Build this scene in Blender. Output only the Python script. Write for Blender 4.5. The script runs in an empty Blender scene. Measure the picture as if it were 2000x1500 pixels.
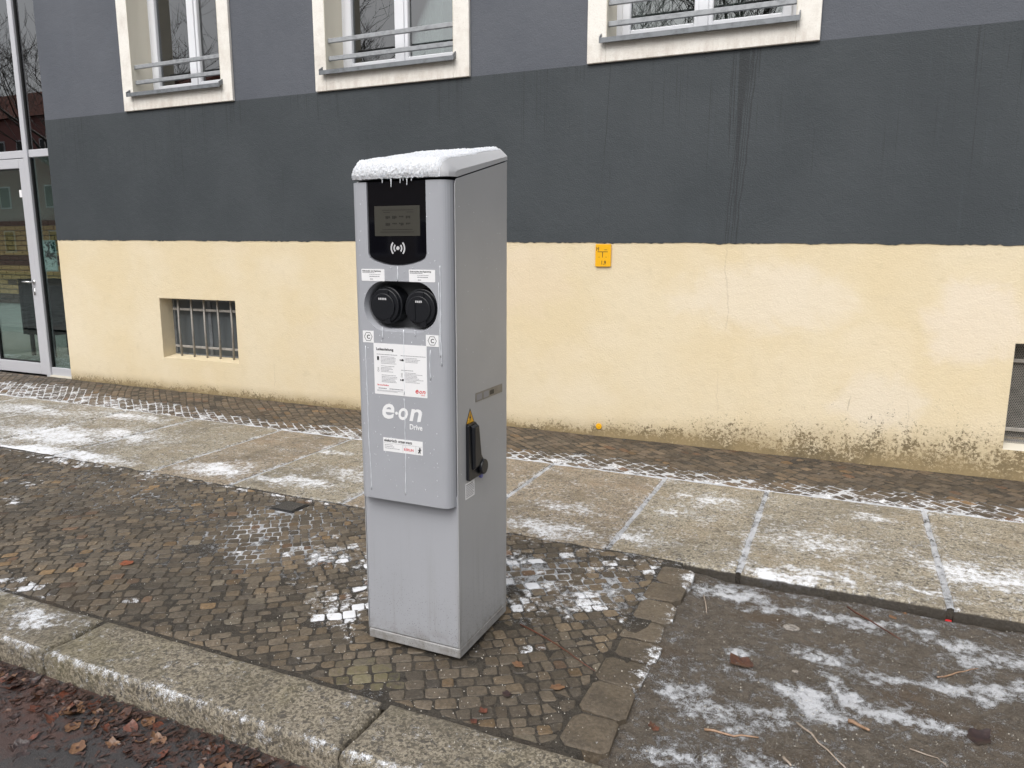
import bpy, math, random
import numpy as np
from mathutils import Matrix, Vector
random.seed(7); RNG = np.random.default_rng(7)
SC = bpy.context.scene; COL = SC.collection

# ---------------------------------------------------------------- camera, sky, sun, exposure
PITCH, ROLL, YAW, FPX, CAMH = 0.17766, 0.00263, 0.42137, 1456.24, 1.45
def cam_axes():
    f = np.array([-math.sin(YAW)*math.cos(PITCH), math.cos(YAW)*math.cos(PITCH), -math.sin(PITCH)])
    rt = np.array([math.cos(YAW), math.sin(YAW), 0.]); up = np.cross(rt, f)
    return rt*math.cos(ROLL)+up*math.sin(ROLL), -rt*math.sin(ROLL)+up*math.cos(ROLL), f
CR, CU, CF = cam_axes()
cd = bpy.data.cameras.new('camera'); cam = bpy.data.objects.new('camera', cd); COL.objects.link(cam)
cd.sensor_width = 36; cd.lens = FPX/2000*36; cd.clip_start = .05; cd.clip_end = 500
cam.matrix_world = Matrix(((CR[0], CU[0], -CF[0], 0), (CR[1], CU[1], -CF[1], 0), (CR[2], CU[2], -CF[2], CAMH), (0, 0, 0, 1)))
SC.camera = cam

SUN_EL, SUN_AZ = math.radians(50), math.radians(184)     # azimuth of the sun, from +Y clockwise
w = bpy.data.worlds.new('World'); SC.world = w; w.use_nodes = True
wn = w.node_tree; bg = wn.nodes['Background']
sky = wn.nodes.new('ShaderNodeTexSky'); sky.sky_type = 'NISHITA'; sky.sun_disc = False
sky.sun_elevation = SUN_EL; sky.sun_rotation = SUN_AZ; sky.dust_density = 4; sky.air_density = 1.0; sky.ozone_density = 1
hs = wn.nodes.new('ShaderNodeHueSaturation'); hs.inputs['Saturation'].default_value = .22
wn.links.new(sky.outputs[0], hs.inputs['Color']); wn.links.new(hs.outputs[0], bg.inputs['Color'])
bg.inputs['Strength'].default_value = .15
sl = bpy.data.lights.new('sun', 'SUN'); so = bpy.data.objects.new('sun', sl); COL.objects.link(so)
sl.energy = 1.1; sl.angle = math.radians(50); sl.color = (1, .97, .93)
sd = Vector((math.sin(SUN_AZ)*math.cos(SUN_EL), math.cos(SUN_AZ)*math.cos(SUN_EL), math.sin(SUN_EL)))
so.rotation_euler = sd.to_track_quat('Z', 'Y').to_euler(); so.location = (0, -4, 12)
SC.view_settings.view_transform = 'Standard'; SC.view_settings.look = 'None'
SC.view_settings.gamma = 1; SC.view_settings.exposure = 0.45
SC.render.engine = 'CYCLES'
SC.render.resolution_x, SC.render.resolution_y = 1024, 768

# ---------------------------------------------------------------- pixel -> place helpers (2000x1500 photograph)
def ray(px, py): return CR*(px-1000)-CU*(py-750)+CF*FPX
def gnd(px, py, z=0.):
    d = ray(px, py); t = (z-CAMH)/d[2]; return np.array([d[0]*t, d[1]*t])
def pix(x, y, z=0.):
    d0, d1, d2 = np.asarray(x), np.asarray(y), np.asarray(z)-CAMH
    a = d0*CR[0]+d1*CR[1]+d2*CR[2]; b = d0*CU[0]+d1*CU[1]+d2*CU[2]; c = d0*CF[0]+d1*CF[1]+d2*CF[2]
    return 1000+FPX*a/c, 750-FPX*b/c

# ---------------------------------------------------------------- object helpers
def tag(o, label=None, cat=None, group=None, kind=None):
    if label: o['label'] = label
    if cat: o['category'] = cat
    if group: o['group'] = group
    if kind: o['kind'] = kind
    return o
def setparent(o, p):
    o.parent = p; o.matrix_parent_inverse = Matrix.Translation(-PLOC.get(p.name, Vector((0, 0, 0))))
PLOC = {}
def empty(name, loc=(0, 0, 0), parent=None):
    o = bpy.data.objects.new(name, None); COL.objects.link(o); o.empty_display_size = .1
    if parent: setparent(o, parent)
    o.location = loc; PLOC[o.name] = Vector(loc); return o
def mesh(name, v, f, mat=None, parent=None, smooth=False, attr=None):
    m = bpy.data.meshes.new(name); m.from_pydata([tuple(map(float, q)) for q in v], [], [tuple(map(int, q)) for q in f])
    if attr:
        for k, a in attr.items():
            at = m.attributes.new(k, 'FLOAT', 'POINT'); at.data.foreach_set('value', np.asarray(a, dtype=np.float32))
    if smooth: m.polygons.foreach_set('use_smooth', [True]*len(m.polygons))
    m.validate(); m.update()
    o = bpy.data.objects.new(name, m); COL.objects.link(o)
    if mat: m.materials.append(mat)
    if parent: setparent(o, parent)
    return o
def fixnormals(o):
    import bmesh
    b = bmesh.new(); b.from_mesh(o.data); bmesh.ops.recalc_face_normals(b, faces=b.faces); b.to_mesh(o.data); b.free(); return o
class MB:
    def __init__(s): s.v = []; s.f = []
    def add(s, v, f):
        n = len(s.v); s.v += [tuple(q) for q in v]; s.f += [tuple(i+n for i in q) for q in f]; return s
    def box(s, x0, x1, y0, y1, z0, z1, c=0.):
        if c <= 0:
            s.add([(x, y, z) for z in (z0, z1) for y in (y0, y1) for x in (x0, x1)],
                  [(0, 2, 3, 1), (4, 5, 7, 6), (0, 1, 5, 4), (2, 6, 7, 3), (0, 4, 6, 2), (1, 3, 7, 5)])
        else:       # bevelled box: 24 points
            P = []; F = []
            import itertools
            idx = {}
            for sx, sy, sz in itertools.product((0, 1), repeat=3):
                X, Y, Z = (x0, x1)[sx], (y0, y1)[sy], (z0, z1)[sz]; dx, dy, dz = (c, -c)[sx], (c, -c)[sy], (c, -c)[sz]
                for k, q in enumerate(((X, Y+dy, Z+dz), (X+dx, Y, Z+dz), (X+dx, Y+dy, Z))): idx[(sx, sy, sz, k)] = len(P); P.append(q)
            I = lambda a, b, d, k: idx[(a, b, d, k)]
            for s_ in (0, 1):
                F.append([I(s_, 0, 0, 0), I(s_, 1, 0, 0), I(s_, 1, 1, 0), I(s_, 0, 1, 0)][::1 if s_ else -1])
                F.append([I(0, s_, 0, 1), I(1, s_, 0, 1), I(1, s_, 1, 1), I(0, s_, 1, 1)][::-1 if s_ else 1])
                F.append([I(0, 0, s_, 2), I(1, 0, s_, 2), I(1, 1, s_, 2), I(0, 1, s_, 2)][::1 if s_ else -1])
            for a, b in itertools.product((0, 1), repeat=2):
                F.append([I(a, b, 0, 0), I(a, b, 1, 0), I(a, b, 1, 1), I(a, b, 0, 1)])
                F.append([I(a, 0, b, 0), I(a, 1, b, 0), I(a, 1, b, 2), I(a, 0, b, 2)])
                F.append([I(0, a, b, 1), I(1, a, b, 1), I(1, a, b, 2), I(0, a, b, 2)])
            for a, b, d in itertools.product((0, 1), repeat=3): F.append([I(a, b, d, 0), I(a, b, d, 1), I(a, b, d, 2)])
            s.add(P, F)
        return s
    def prism(s, poly, ax, a0, a1):
        """poly of 2-D points; ax = axis of extrusion"""
        def P(u, v, a): return {0: (a, u, v), 1: (u, a, v), 2: (u, v, a)}[ax]
        n = len(poly); V = [P(u, v, a0) for u, v in poly]+[P(u, v, a1) for u, v in poly]
        s.add(V, [tuple(range(n)), tuple(range(2*n-1, n-1, -1))]+[(i, (i+1) % n, n+(i+1) % n, n+i) for i in range(n)]); return s
    def tube(s, pts, rad, n=6):
        pts = [Vector(p) for p in pts]; rad = rad if hasattr(rad, '__len__') else [rad]*len(pts); rings = []
        for i, p in enumerate(pts):
            d = (pts[min(i+1, len(pts)-1)]-pts[max(i-1, 0)]).normalized()
            a = d.orthogonal().normalized() if i == 0 else (rings[-1][1]-d*rings[-1][1].dot(d)).normalized()
            b = d.cross(a); rings.append(([p+(a*math.cos(t)+b*math.sin(t))*rad[i] for t in [2*math.pi*k/n for k in range(n)]], a))
        V = [q for r, _ in rings for q in r]; F = []
        for i in range(len(pts)-1):
            for k in range(n): F.append((i*n+k, i*n+(k+1) % n, (i+1)*n+(k+1) % n, (i+1)*n+k))
        F += [tuple(range(n-1, -1, -1)), tuple((len(pts)-1)*n+k for k in range(n))]
        s.add(V, F); return s
    def build(s, name, mat, parent=None, smooth=False):
        o = mesh(name, s.v, s.f, mat, parent, smooth); fixnormals(o); return o
def circle(cx, cy, r, n=32, a0=0.): return [(cx+r*math.cos(a0+2*math.pi*k/n), cy+r*math.sin(a0+2*math.pi*k/n)) for k in range(n)]
def rrect(x0, x1, y0, y1, r, n=6):
    P = []
    for cx, cy, a in ((x1-r, y1-r, 0), (x0+r, y1-r, 90), (x0+r, y0+r, 180), (x1-r, y0+r, 270)):
        for k in range(n+1):
            t = math.radians(a+90*k/n); P.append((cx+r*math.cos(t), cy+r*math.sin(t)))
    return P
def bevel(o, width, seg=2, angle=35):
    m = o.modifiers.new('bevel', 'BEVEL'); m.width = width; m.segments = seg; m.limit_method = 'ANGLE'; m.angle_limit = math.radians(angle)
    return o

# ---------------------------------------------------------------- materials
class NT:
    def __init__(s, name):
        s.m = bpy.data.materials.new(name); s.m.use_nodes = True; s.t = s.m.node_tree; s.b = s.t.nodes['Principled BSDF']; s._c = None
    def n(s, typ, **kw):
        q = s.t.nodes.new('ShaderNode'+typ)
        for k, v in kw.items(): setattr(q, k, v)
        return q
    def l(s, a, b): s.t.links.new(a, b)
    def setin(s, sock, v):
        if hasattr(v, 'links') or hasattr(v, 'is_linked'): s.l(v, sock)
        elif isinstance(v, (tuple, list)): sock.default_value = (*v, 1) if len(v) == 3 and sock.type == 'RGBA' else v
        else: sock.default_value = v
    def co(s):
        if not s._c: s._c = s.n('NewGeometry').outputs['Position']
        return s._c
    def scaled(s, sc):
        q = s.n('Mapping'); s.l(s.co(), q.inputs['Vector']); q.inputs['Scale'].default_value = sc; return q.outputs[0]
    def noise(s, scale, detail=4, rough=.55, vec=None, dist=0.):
        q = s.n('TexNoise'); s.l(vec or s.co(), q.inputs['Vector']); q.inputs['Scale'].default_value = scale
        q.inputs['Detail'].default_value = detail; q.inputs['Roughness'].default_value = rough; q.inputs['Distortion'].default_value = dist
        return q.outputs['Fac']
    def vor(s, scale, out='Distance', vec=None):
        q = s.n('TexVoronoi'); s.l(vec or s.co(), q.inputs['Vector']); q.inputs['Scale'].default_value = scale; return q.outputs[out]
    def math(s, op, a, b=0., clamp=False):
        q = s.n('Math', operation=op); q.use_clamp = clamp; s.setin(q.inputs[0], a); s.setin(q.inputs[1], b); return q.outputs[0]
    def ramp(s, v, lo, hi, a=0., b=1.):
        q = s.n('MapRange'); q.interpolation_type = 'SMOOTHSTEP'; s.setin(q.inputs['Value'], v)
        for k, x in (('From Min', lo), ('From Max', hi), ('To Min', a), ('To Max', b)): q.inputs[k].default_value = x
        return q.outputs[0]
    def mix(s, f, a, b):
        q = s.n('Mix', data_type='RGBA'); s.setin(q.inputs[0], f); s.setin(q.inputs[6], a); s.setin(q.inputs[7], b); return q.outputs[2]
    def xyz(s):
        q = s.n('SeparateXYZ'); s.l(s.co(), q.inputs[0]); return q.outputs
    def attr(s, name): return s.n('Attribute', attribute_name=name).outputs['Fac']
    def col(s, c): s.setin(s.b.inputs['Base Color'], c)
    def rough(s, r): s.setin(s.b.inputs['Roughness'], r)
    def bump(s, h, strength=.5, dist=.01):
        if getattr(s, 'k', None) is not None: h = s.math('ADD', h, s.math('MULTIPLY', s.k, 1.1))
        q = s.n('Bump'); q.inputs['Strength'].default_value = strength; q.inputs['Distance'].default_value = dist
        s.l(h, q.inputs['Height']); s.l(q.outputs[0], s.b.inputs['Normal'])
def plain(name, c, rough=.5, metal=0., spec=.5, emit=None):
    t = NT(name); t.col(c); t.rough(rough); t.b.inputs['Metallic'].default_value = metal; t.b.inputs['Specular IOR Level'].default_value = spec
    return t.m
SNOW = (.83, .85, .89)
def frosted(t, base, thr=.5, fine=260., amount=.9, soft=.34):
    """white rime where the mesh attribute 'frost' is high, broken up by fine noise"""
    fr = t.attr('frost'); n1 = t.noise(fine, 3, .7); n2 = t.noise(38., 4, .65); n3 = t.noise(9., 3, .6)
    v = t.math('ADD', fr, t.math('MULTIPLY', t.math('SUBTRACT', n1, .5), amount*1.9))
    v = t.math('ADD', v, t.math('MULTIPLY', t.math('SUBTRACT', n2, .5), 1.9))
    v = t.math('ADD', v, t.math('MULTIPLY', t.math('SUBTRACT', n3, .5), 1.1))
    k = t.ramp(v, thr-.06, thr+soft, 0, .94)
    t.k = k; return t.mix(k, base, SNOW), k
def granite(name, c1, c2, c3, tint=None, frost=True, speck=150., dark_sides=False):
    t = NT(name)
    a = t.noise(speck, 2, .8); b = t.noise(speck*.45, 3, .7); v = t.vor(speck*.8, 'Color')
    sp = t.n('SeparateColor'); t.l(v, sp.inputs[0])
    base = t.mix(t.ramp(a, .38, .62), c1, c2); base = t.mix(t.ramp(b, .5, .72), base, c3)
    base = t.mix(t.ramp(sp.outputs[0], .80, .9, 0, .75), base, (.05, .045, .04))
    base = t.mix(t.ramp(t.noise(2.6, 4, .6), .45, .75, 0, .45), base, tint or (.19, .14, .08))
    base = t.mix(t.ramp(t.noise(7., 5, .65), .52, .8, 0, .55), base, (.09, .08, .065))
    base = t.mix(t.ramp(t.noise(1.7, 5, .7, None, .5), .46, .66, 0, .5), base, (.10, .085, .06)); base = t.mix(t.ramp(t.noise(19., 4, .7), .56, .72, 0, .5), base, (.08, .07, .055))
    k = None
    if frost: base, k = frosted(t, base, .5, 260., .9, .52)
    if dark_sides: base = t.mix(t.ramp(t.math('ADD', t.xyz()[2], t.math('MULTIPLY', t.noise(25., 3), .012)), -.004, -.014, 0, .93), base, (.028, .023, .018))  # slab sides turn darker just below the top edge
    t.col(base); t.rough(t.ramp(t.noise(11., 3), .3, .7, .45, .8))
    t.bump(t.math('ADD', a, t.math('MULTIPLY', t.noise(30., 4), 1.5)), .55, .004)
    return t.m
M = {}
M['kerb'] = granite('kerb_granite', (.088, .075, .055), (.31, .272, .208), (.18, .155, .118), (.17, .15, .07), speck=105.)
M['slab'] = granite('slab_granite', (.15, .13, .095), (.45, .405, .32), (.27, .238, .18), (.25, .185, .105), speck=105., dark_sides=True)
M['slab_warm'] = granite('slab_granite_warm', (.15, .12, .085), (.42, .355, .27), (.25, .205, .148), (.24, .16, .095), speck=105., dark_sides=True)
def cobble(name, c1, c2, wet=.45):
    t = NT(name); rnd = t.attr('tone'); n = t.noise(70., 4, .7)
    base = t.mix(t.ramp(n, .3, .7), c1, c2)
    cr = t.n('ValToRGB'); t.l(rnd, cr.inputs[0]); cr.color_ramp.interpolation = 'CONSTANT'
    stops = [(0, (.68, .68, .70)), (.07, (1, .96, .91)), (.45, (.88, .86, .83)), (.7, (1.12, 1.02, .88)), (.925, (1.45, 1.14, .76)), (.95, (1.3, .92, .7)), (.97, (1.25, 1.28, 1.25))]
    cr.color_ramp.elements[0].position = 0; cr.color_ramp.elements[0].color = (*stops[0][1], 1); cr.color_ramp.elements[1].position = stops[1][0]; cr.color_ramp.elements[1].color = (*stops[1][1], 1)
    for p, c in stops[2:]: e = cr.color_ramp.elements.new(p); e.color = (*c, 1)
    q = t.n('Mix', data_type='RGBA', blend_type='MULTIPLY'); q.inputs[0].default_value = 1; t.l(base, q.inputs[6]); t.l(cr.outputs[0], q.inputs[7])
    fv = t.math('FRACT', t.math('MULTIPLY', rnd, 37.7)); q2 = t.n('Mix', data_type='RGBA', blend_type='MULTIPLY'); q2.inputs[0].default_value = 1; t.l(q.outputs[2], q2.inputs[6]); t.l(t.ramp(fv, 0, 1, .6, 1.3), q2.inputs[7]); q = q2
    wet_ = t.ramp(t.noise(1.6, 4, .6), .42, .6); q.outputs[2].name
    base = t.mix(t.math('MULTIPLY', wet_, .45), q.outputs[2], (.045, .038, .03)); base = t.mix(t.ramp(t.noise(110., 3, .8), .54, .7, 0, .55), base, (.20, .175, .145)); base = t.mix(t.ramp(t.noise(9., 4), .5, .75, 0, .5), base, (.05, .043, .034))
    base = t.mix(t.ramp(t.math('MULTIPLY', t.attr('moss'), t.noise(38., 4, .7)), .45, .85, 0, .5), base, (.14, .13, .05))
    base, k = frosted(t, base, .52, 240., .7)
    t.col(base); t.rough(t.ramp(t.noise(14., 3), .35, .65, wet, .75)); t.bump(t.math('ADD', n, t.noise(260., 2)), .6, .003); return t.m
M['cobble'] = cobble('cobble_stone', (.086, .07, .052), (.172, .143, .107), .45)
M['brownset'] = cobble('brown_paving_stone', (.085, .066, .048), (.145, .114, .084), .5)
def soilmat(name, c1, c2, c3, rough=.85, sc=1.):
    t = NT(name); a = t.noise(24*sc, 6, .72); b = t.noise(170*sc, 3, .8)
    base = t.mix(t.ramp(a, .38, .62), c1, c2); base = t.mix(t.ramp(b, .54, .66, 0, .9), base, c3); base = t.mix(t.ramp(t.noise(75*sc, 4, .75), .56, .66, 0, .8), base, tuple(q*.4 for q in c1))
    base = t.mix(t.ramp(t.noise(2.2, 4), .5, .72, 0, .5), base, (.12, .075, .04))
    base, k = frosted(t, base, .55, 330., 1.2, .36); t.col(base); t.rough(rough)
    t.bump(t.math('ADD', t.math('MULTIPLY', a, 1.5), b), 1., .014); return t.m
M['bed'] = soilmat('joint_dirt', (.042, .035, .027), (.085, .072, .055), (.15, .13, .105))
M['soil'] = soilmat('frozen_soil', (.108, .088, .067), (.175, .146, .114), (.30, .262, .215))
def roadmat():
    t = NT('wet_asphalt'); v = t.noise(260., 3, .8); a = t.noise(3.5, 5, .65); b = t.noise(28., 5, .7)
    base = t.mix(t.ramp(v, .35, .68), (.022, .021, .022), (.085, .08, .08))
    near = t.ramp(t.xyz()[1], .95, 1.5)
    lit = t.math('MULTIPLY', t.ramp(t.math('ADD', a, t.math('MULTIPLY', t.math('SUBTRACT', b, .5), .6)), .42, .62), near)
    base = t.mix(t.math('MULTIPLY', lit, .75), base, (.10, .045, .032)); base = t.mix(t.ramp(t.noise(60., 3), .62, .75, 0, .35), base, (.2, .13, .1))
    t.col(base); t.rough(t.ramp(a, .35, .65, .28, .6)); t.bump(t.math('ADD', v, b), .7, .006); return t.m
M['road'] = roadmat()
M['ground'] = soilmat('far_ground', (.05, .045, .04), (.09, .08, .07), (.12, .11, .1))
def stucco(t, sc=1.): return t.math('ADD', t.math('MULTIPLY', t.noise(95*sc, 4, .6), 1.), t.math('MULTIPLY', t.noise(18., 3), .8))
def yellow():
    t = NT('yellow_plaster'); X, Y, Z = t.xyz()
    base = t.mix(t.ramp(t.noise(1.1, 4, .6), .35, .7), (.67, .562, .37), (.69, .598, .43))
    base = t.mix(t.ramp(t.noise(1.7, 2, .5, t.scaled((1, 1, 1.4)), .3), .52, .66, 0, .3), base, (.72, .63, .48))
    base = t.mix(t.ramp(t.noise(9., 5, .7), .5, .85, 0, .35), base, (.50, .42, .27))
    # cleaned-off patches, a repainted field and hairline cracks
    def spot(cx, cz, rx, rz, lo, hi):
        u = t.math('DIVIDE', t.math('ADD', X, -cx), rx); v = t.math('DIVIDE', t.math('ADD', Z, -cz), rz); r2 = t.math('ADD', t.math('MULTIPLY', u, u), t.math('MULTIPLY', v, v))
        return t.ramp(t.math('ADD', r2, t.math('MULTIPLY', t.math('SUBTRACT', t.noise(4.5, 5, .65, None, .6), .5), 2.4)), lo, hi, 1, 0)
    for cx, cz, rx, rz, kk, c_ in ((-.55, 1.12, .62, .26, .55, (.72, .645, .53)), (.25, .45, .30, .22, .5, (.71, .64, .54)), (.75, 1.0, .3, .3, .5, (.73, .65, .56)), (-2.35, 1.22, .4, .3, .35, (.70, .585, .45)), (-4.3, .6, .5, .25, .3, (.69, .60, .46))):
        base = t.mix(t.math('MULTIPLY', spot(cx, cz, rx, rz, .3, 1.3), kk), base, c_)
    wv = t.math('MULTIPLY', t.math('SUBTRACT', t.noise(3.5, 4, .65), .5), .12)
    for ox, z0, z1, w_ in ((.80, .85, 1.52, .0022), (.83, .25, .62, .0016), (-.42, .18, .5, .0018), (5.0, .1, .42, .002), (3.4, .05, .3, .002)):
        ln = t.ramp(t.math('ABSOLUTE', t.math('ADD', t.math('ADD', X, wv), ox)), w_, w_*2.6, 1, 0); zz_ = t.math('MULTIPLY', t.ramp(Z, z0, z0+.08), t.ramp(Z, z1, z1-.08))
        base = t.mix(t.math('MULTIPLY', t.math('MULTIPLY', ln, zz_), .2), base, (.30, .24, .15))
    # thin drip traces
    vs = t.scaled((26, 26, .7)); base = t.mix(t.math('MULTIPLY', t.ramp(t.noise(1., 3, .6, vs), .66, .78, 0, .25), t.ramp(t.noise(1.3, 2), .4, .6)), base, (.36, .31, .22))
    # mould and splash dirt rising from the pavement, stronger to the right of the column
    amt = t.ramp(X, -2.6, .9, .012, .24); hgt = t.math('ADD', .0, amt)
    zz = t.math('DIVIDE', Z, t.math('ADD', hgt, .05))
    n = t.math('ADD', t.noise(62., 4, .8), t.math('MULTIPLY', t.math('SUBTRACT', t.noise(6., 4, .6), .5), .38))
    n = t.math('ADD', n, t.math('MULTIPLY', t.math('SUBTRACT', t.noise(40., 3, .7), .5), .28))
    d = t.math('SUBTRACT', n, t.math('ADD', .345, t.math('MULTIPLY', t.math('POWER', zz, .75), .255)))
    base = t.mix(t.ramp(d, -.06, .07, 0, .95), base, (.05, .037, .02))
    base = t.mix(t.math('MULTIPLY', t.ramp(t.math('DIVIDE', Z, t.math('ADD', hgt, .12)), 1.1, .0), t.ramp(t.noise(3.5, 5, .7), .25, .65, .2, .85)), base, (.33, .25, .13))
    sc = t.math('MULTIPLY', t.ramp(t.noise(1., 4, .7, t.scaled((16, 16, 3.2)), 1.2), .70, .735, 0, .5), t.ramp(t.noise(.9, 2), .45, .6))
    base = t.mix(sc, base, (.33, .28, .19))
    t.col(base); t.rough(.85); t.bump(stucco(t), .55, .006); return t.m
M['yellow'] = yellow()
def painted(name, c, c2, drips):
    t = NT(name); X, Y, Z = t.xyz()
    base = t.mix(t.ramp(t.noise(1.3, 5, .6), .35, .7), c, c2)
    base = t.mix(t.ramp(t.noise(1.2, 3, .6, t.scaled((1.2, 1.2, .8)), .6), .60, .74, 0, .35), base, tuple(q*1.35 for q in c))
    if drips:
        nz = t.noise(1., 3, .6, t.scaled((75, 75, .55))); fade = t.ramp(Z, 1.55, 2.8, .0, .1)
        # the long wet run under the right-hand window, and faint runs elsewhere
        lean = t.math('SUBTRACT', X, t.math('MULTIPLY', Z, .058)); dx = t.math('ABSOLUTE', t.math('ADD', lean, .905))
        wid = t.ramp(Z, 1.4, 2.75, .045, .10); core = t.math('SUBTRACT', 1., t.math('DIVIDE', dx, wid), True)
        run = t.ramp(t.math('ADD', t.math('MULTIPLY', nz, 1.), t.math('MULTIPLY', core, t.ramp(Z, 2.0, 2.72, .07, .30))), .60, .66)
        run = t.math('MULTIPLY', run, t.ramp(core, .0, .12))
        wob = t.math('MULTIPLY', t.math('SUBTRACT', t.noise(5., 3, .6), .5), .035)
        for off, w_, z0 in ((.917, .0035, 1.3), (.898, .003, 1.3), (.876, .0035, 1.3), (.842, .005, 1.3), (.862, .0025, 1.8), (.93, .002, 2.0), (1.86, .003, 2.0)):
            ln = t.ramp(t.math('ABSOLUTE', t.math('ADD', t.math('ADD', lean, wob), off)), w_*.6, w_*1.5, 1, 0)
            run = t.math('MAXIMUM', run, t.math('MULTIPLY', ln, t.ramp(Z, z0, z0+.25, .3, .9)))
        base = t.mix(t.math('MULTIPLY', run, .62), base, tuple(q*.35 for q in c))
        oth = t.math('MULTIPLY', t.ramp(t.math('ADD', nz, fade), .66, .73, 0, .6), t.ramp(t.noise(1.4, 2), .42, .58))
        base = t.mix(oth, base, tuple(q*.5 for q in c))
        lt = t.ramp(t.noise(1., 4, .7, t.scaled((24, 24, 1.1))),   .55, .8, 0, .3); base = t.mix(lt, base, tuple(q*1.6 for q in c))
    t.col(base); t.rough(.7); t.bump(stucco(t, 1.15), .5, .006); return t.m
M['dark'] = painted('dark_grey_plaster', (.033, .0405, .046), (.043, .051, .057), True)
M['slate'] = painted('slate_plaster', (.079, .087, .105), (.093, .101, .119), False)
def whiteplaster():
    t = NT('white_plaster'); Z = t.xyz()[2]
    base = t.mix(t.ramp(t.noise(5., 5, .7), .4, .75), (.80, .775, .72), (.66, .62, .56))
    st = t.math('MULTIPLY', t.ramp(t.noise(1., 4, .7, t.scaled((22, 22, 6.))), .3, .8), t.ramp(Z, 2.94, 2.80))
    base = t.mix(t.math('MULTIPLY', st, .5), base, (.42, .34, .28)); base = t.mix(t.ramp(t.noise(120., 3), .55, .75, 0, .4), base, (.5, .46, .4))
    t.col(base); t.rough(.8); t.bump(stucco(t), .4, .004); return t.m
M['surround'] = whiteplaster()
M['reveal'] = plain('beige_reveal', (.68, .64, .54), .85)
M['pvc'] = plain('white_window_frame', (.72, .73, .76), .35)
M['curtain'] = plain('pale_curtain', (.50, .51, .47), .9)
M['room'] = plain('dark_room', (.09, .095, .09), .9)
def metal(name, c, r=.45, m=.6):
    t = NT(name); n = t.noise(18., 5, .7); t.col(t.mix(t.ramp(n, .4, .75), c, tuple(q*.6 for q in c))); t.rough(r); t.b.inputs['Metallic'].default_value = m
    return t.m
M['rail'] = metal('grey_painted_rail', (.33, .345, .36), .5, .1)
M['sill'] = metal('zinc_sill', (.20, .215, .23), .5, .3)
M['alu'] = plain('silver_aluminium', (.53, .535, .565), .42, .15)
M['bar'] = metal('weathered_bars', (.36, .34, .31), .6, .2)
M['gasket'] = plain('black_gasket_and_gap', (.012, .012, .013), .6)
M['steel'] = plain('brushed_steel', (.6, .6, .6), .25, 1.)
def glass(name, tint, refl=1.0):
    t = NT(name); t.t.nodes.remove(t.b); out = t.t.nodes['Material Output']
    tr = t.n('BsdfTransparent'); tr.inputs[0].default_value = (*tint, 1); gl = t.n('BsdfGlossy'); gl.inputs['Roughness'].default_value = .004
    fr = t.n('Fresnel'); fr.inputs['IOR'].default_value = 1.75
    mx = t.n('MixShader'); t.l(t.math('MULTIPLY', fr.outputs[0], refl, True), mx.inputs[0]); t.l(tr.outputs[0], mx.inputs[1]); t.l(gl.outputs[0], mx.inputs[2]); t.l(mx.outputs[0], out.inputs[0])
    return t.m
M['glass'] = glass('window_glass', (.62, .68, .66), 2.3)
M['doorglass'] = glass('door_glass', (.80, .88, .86), .5)
def casing(name, c, specks):
    t = NT(name); Z = t.xyz()[2]
    base = t.mix(t.ramp(t.noise(2.5, 4), .35, .7), c, tuple(q*.93 for q in c))
    if specks:
        dn = t.ramp(Z, .62, .02, 0, 1)
        v = t.vor(150., 'Distance', t.scaled((1, 1, .8))); q = t.noise(26., 4, .7)
        sp = t.ramp(t.math('ADD', v, t.math('MULTIPLY', t.math('SUBTRACT', 1., dn), .17)), .13, .24, 1, 0)
        sp = t.math('MULTIPLY', sp, t.ramp(t.math('ADD', q, t.math('MULTIPLY', dn, .22)), .52, .68))
        base = t.mix(t.math('MULTIPLY', sp, .8), base, (.05, .045, .04))
        stv = t.ramp(t.noise(1., 3, .6, t.scaled((34, 34, 1.4))), .5, .75); base = t.mix(t.math('MULTIPLY', t.math('MULTIPLY', stv, dn), .4), base, (.2, .19, .17))
        base = t.mix(t.math('MULTIPLY', t.ramp(Z, .13, .03), t.ramp(t.noise(30., 4), .4, .7, .1, .65)), base, (.17, .155, .135))
    t.col(base); t.rough(.38); t.bump(t.noise(420., 2), .06, .001); return t.m
M['case'] = casing('grey_powder_coat', (.375, .385, .415), True)
M['side'] = casing('grey_side_panel', (.415, .42, .43), True)
M['lid'] = casing('light_grey_lid', (.47, .475, .49), False)
M['plinth'] = casing('dirty_grey_plinth', (.36, .36, .365), True)
M['black'] = plain('black_plastic', (.010, .011, .014), .32)
M['blackgloss'] = plain('black_glass', (.004, .004, .006), .04)
M['pocket'] = plain('grey_pocket', (.085, .09, .095), .45)
M['screen'] = plain('display_screen', (.058, .056, .048), .15)
M['screenink'] = plain('display_ink', (.03, .029, .026), .2)
M['white'] = plain('white_print', (.82, .82, .83), .4)
M['offwhite'] = plain('grey_print', (.55, .55, .56), .4)
M['ink'] = plain('black_print', (.02, .02, .022), .4)
M['greyink'] = plain('grey_ink', (.28, .28, .30), .5)
M['red'] = plain('red_print', (.62, .03, .035), .4)
M['yellowsign'] = plain('yellow_enamel', (.80, .42, .01), .35)
M['blue'] = plain('blue_plastic', (.16, .17, .45), .4)
def snowmat():
    t = NT('snow'); t.col(t.mix(t.ramp(t.noise(210., 3, .75), .36, .56), (.60, .62, .65), (.77, .79, .83))); t.rough(.75); t.b.inputs['Subsurface Weight'].default_value = .15; t.b.inputs['Subsurface Radius'].default_value = (.01, .012, .015)
    t.bump(t.noise(330., 3, .7), .8, .004); return t.m
M['snow'] = snowmat()
def icemat():
    t = NT('ice'); t.col((.9, .93, .97)); t.rough(.2); t.b.inputs['Transmission Weight'].default_value = .18; t.b.inputs['IOR'].default_value = 1.31; return t.m
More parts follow.
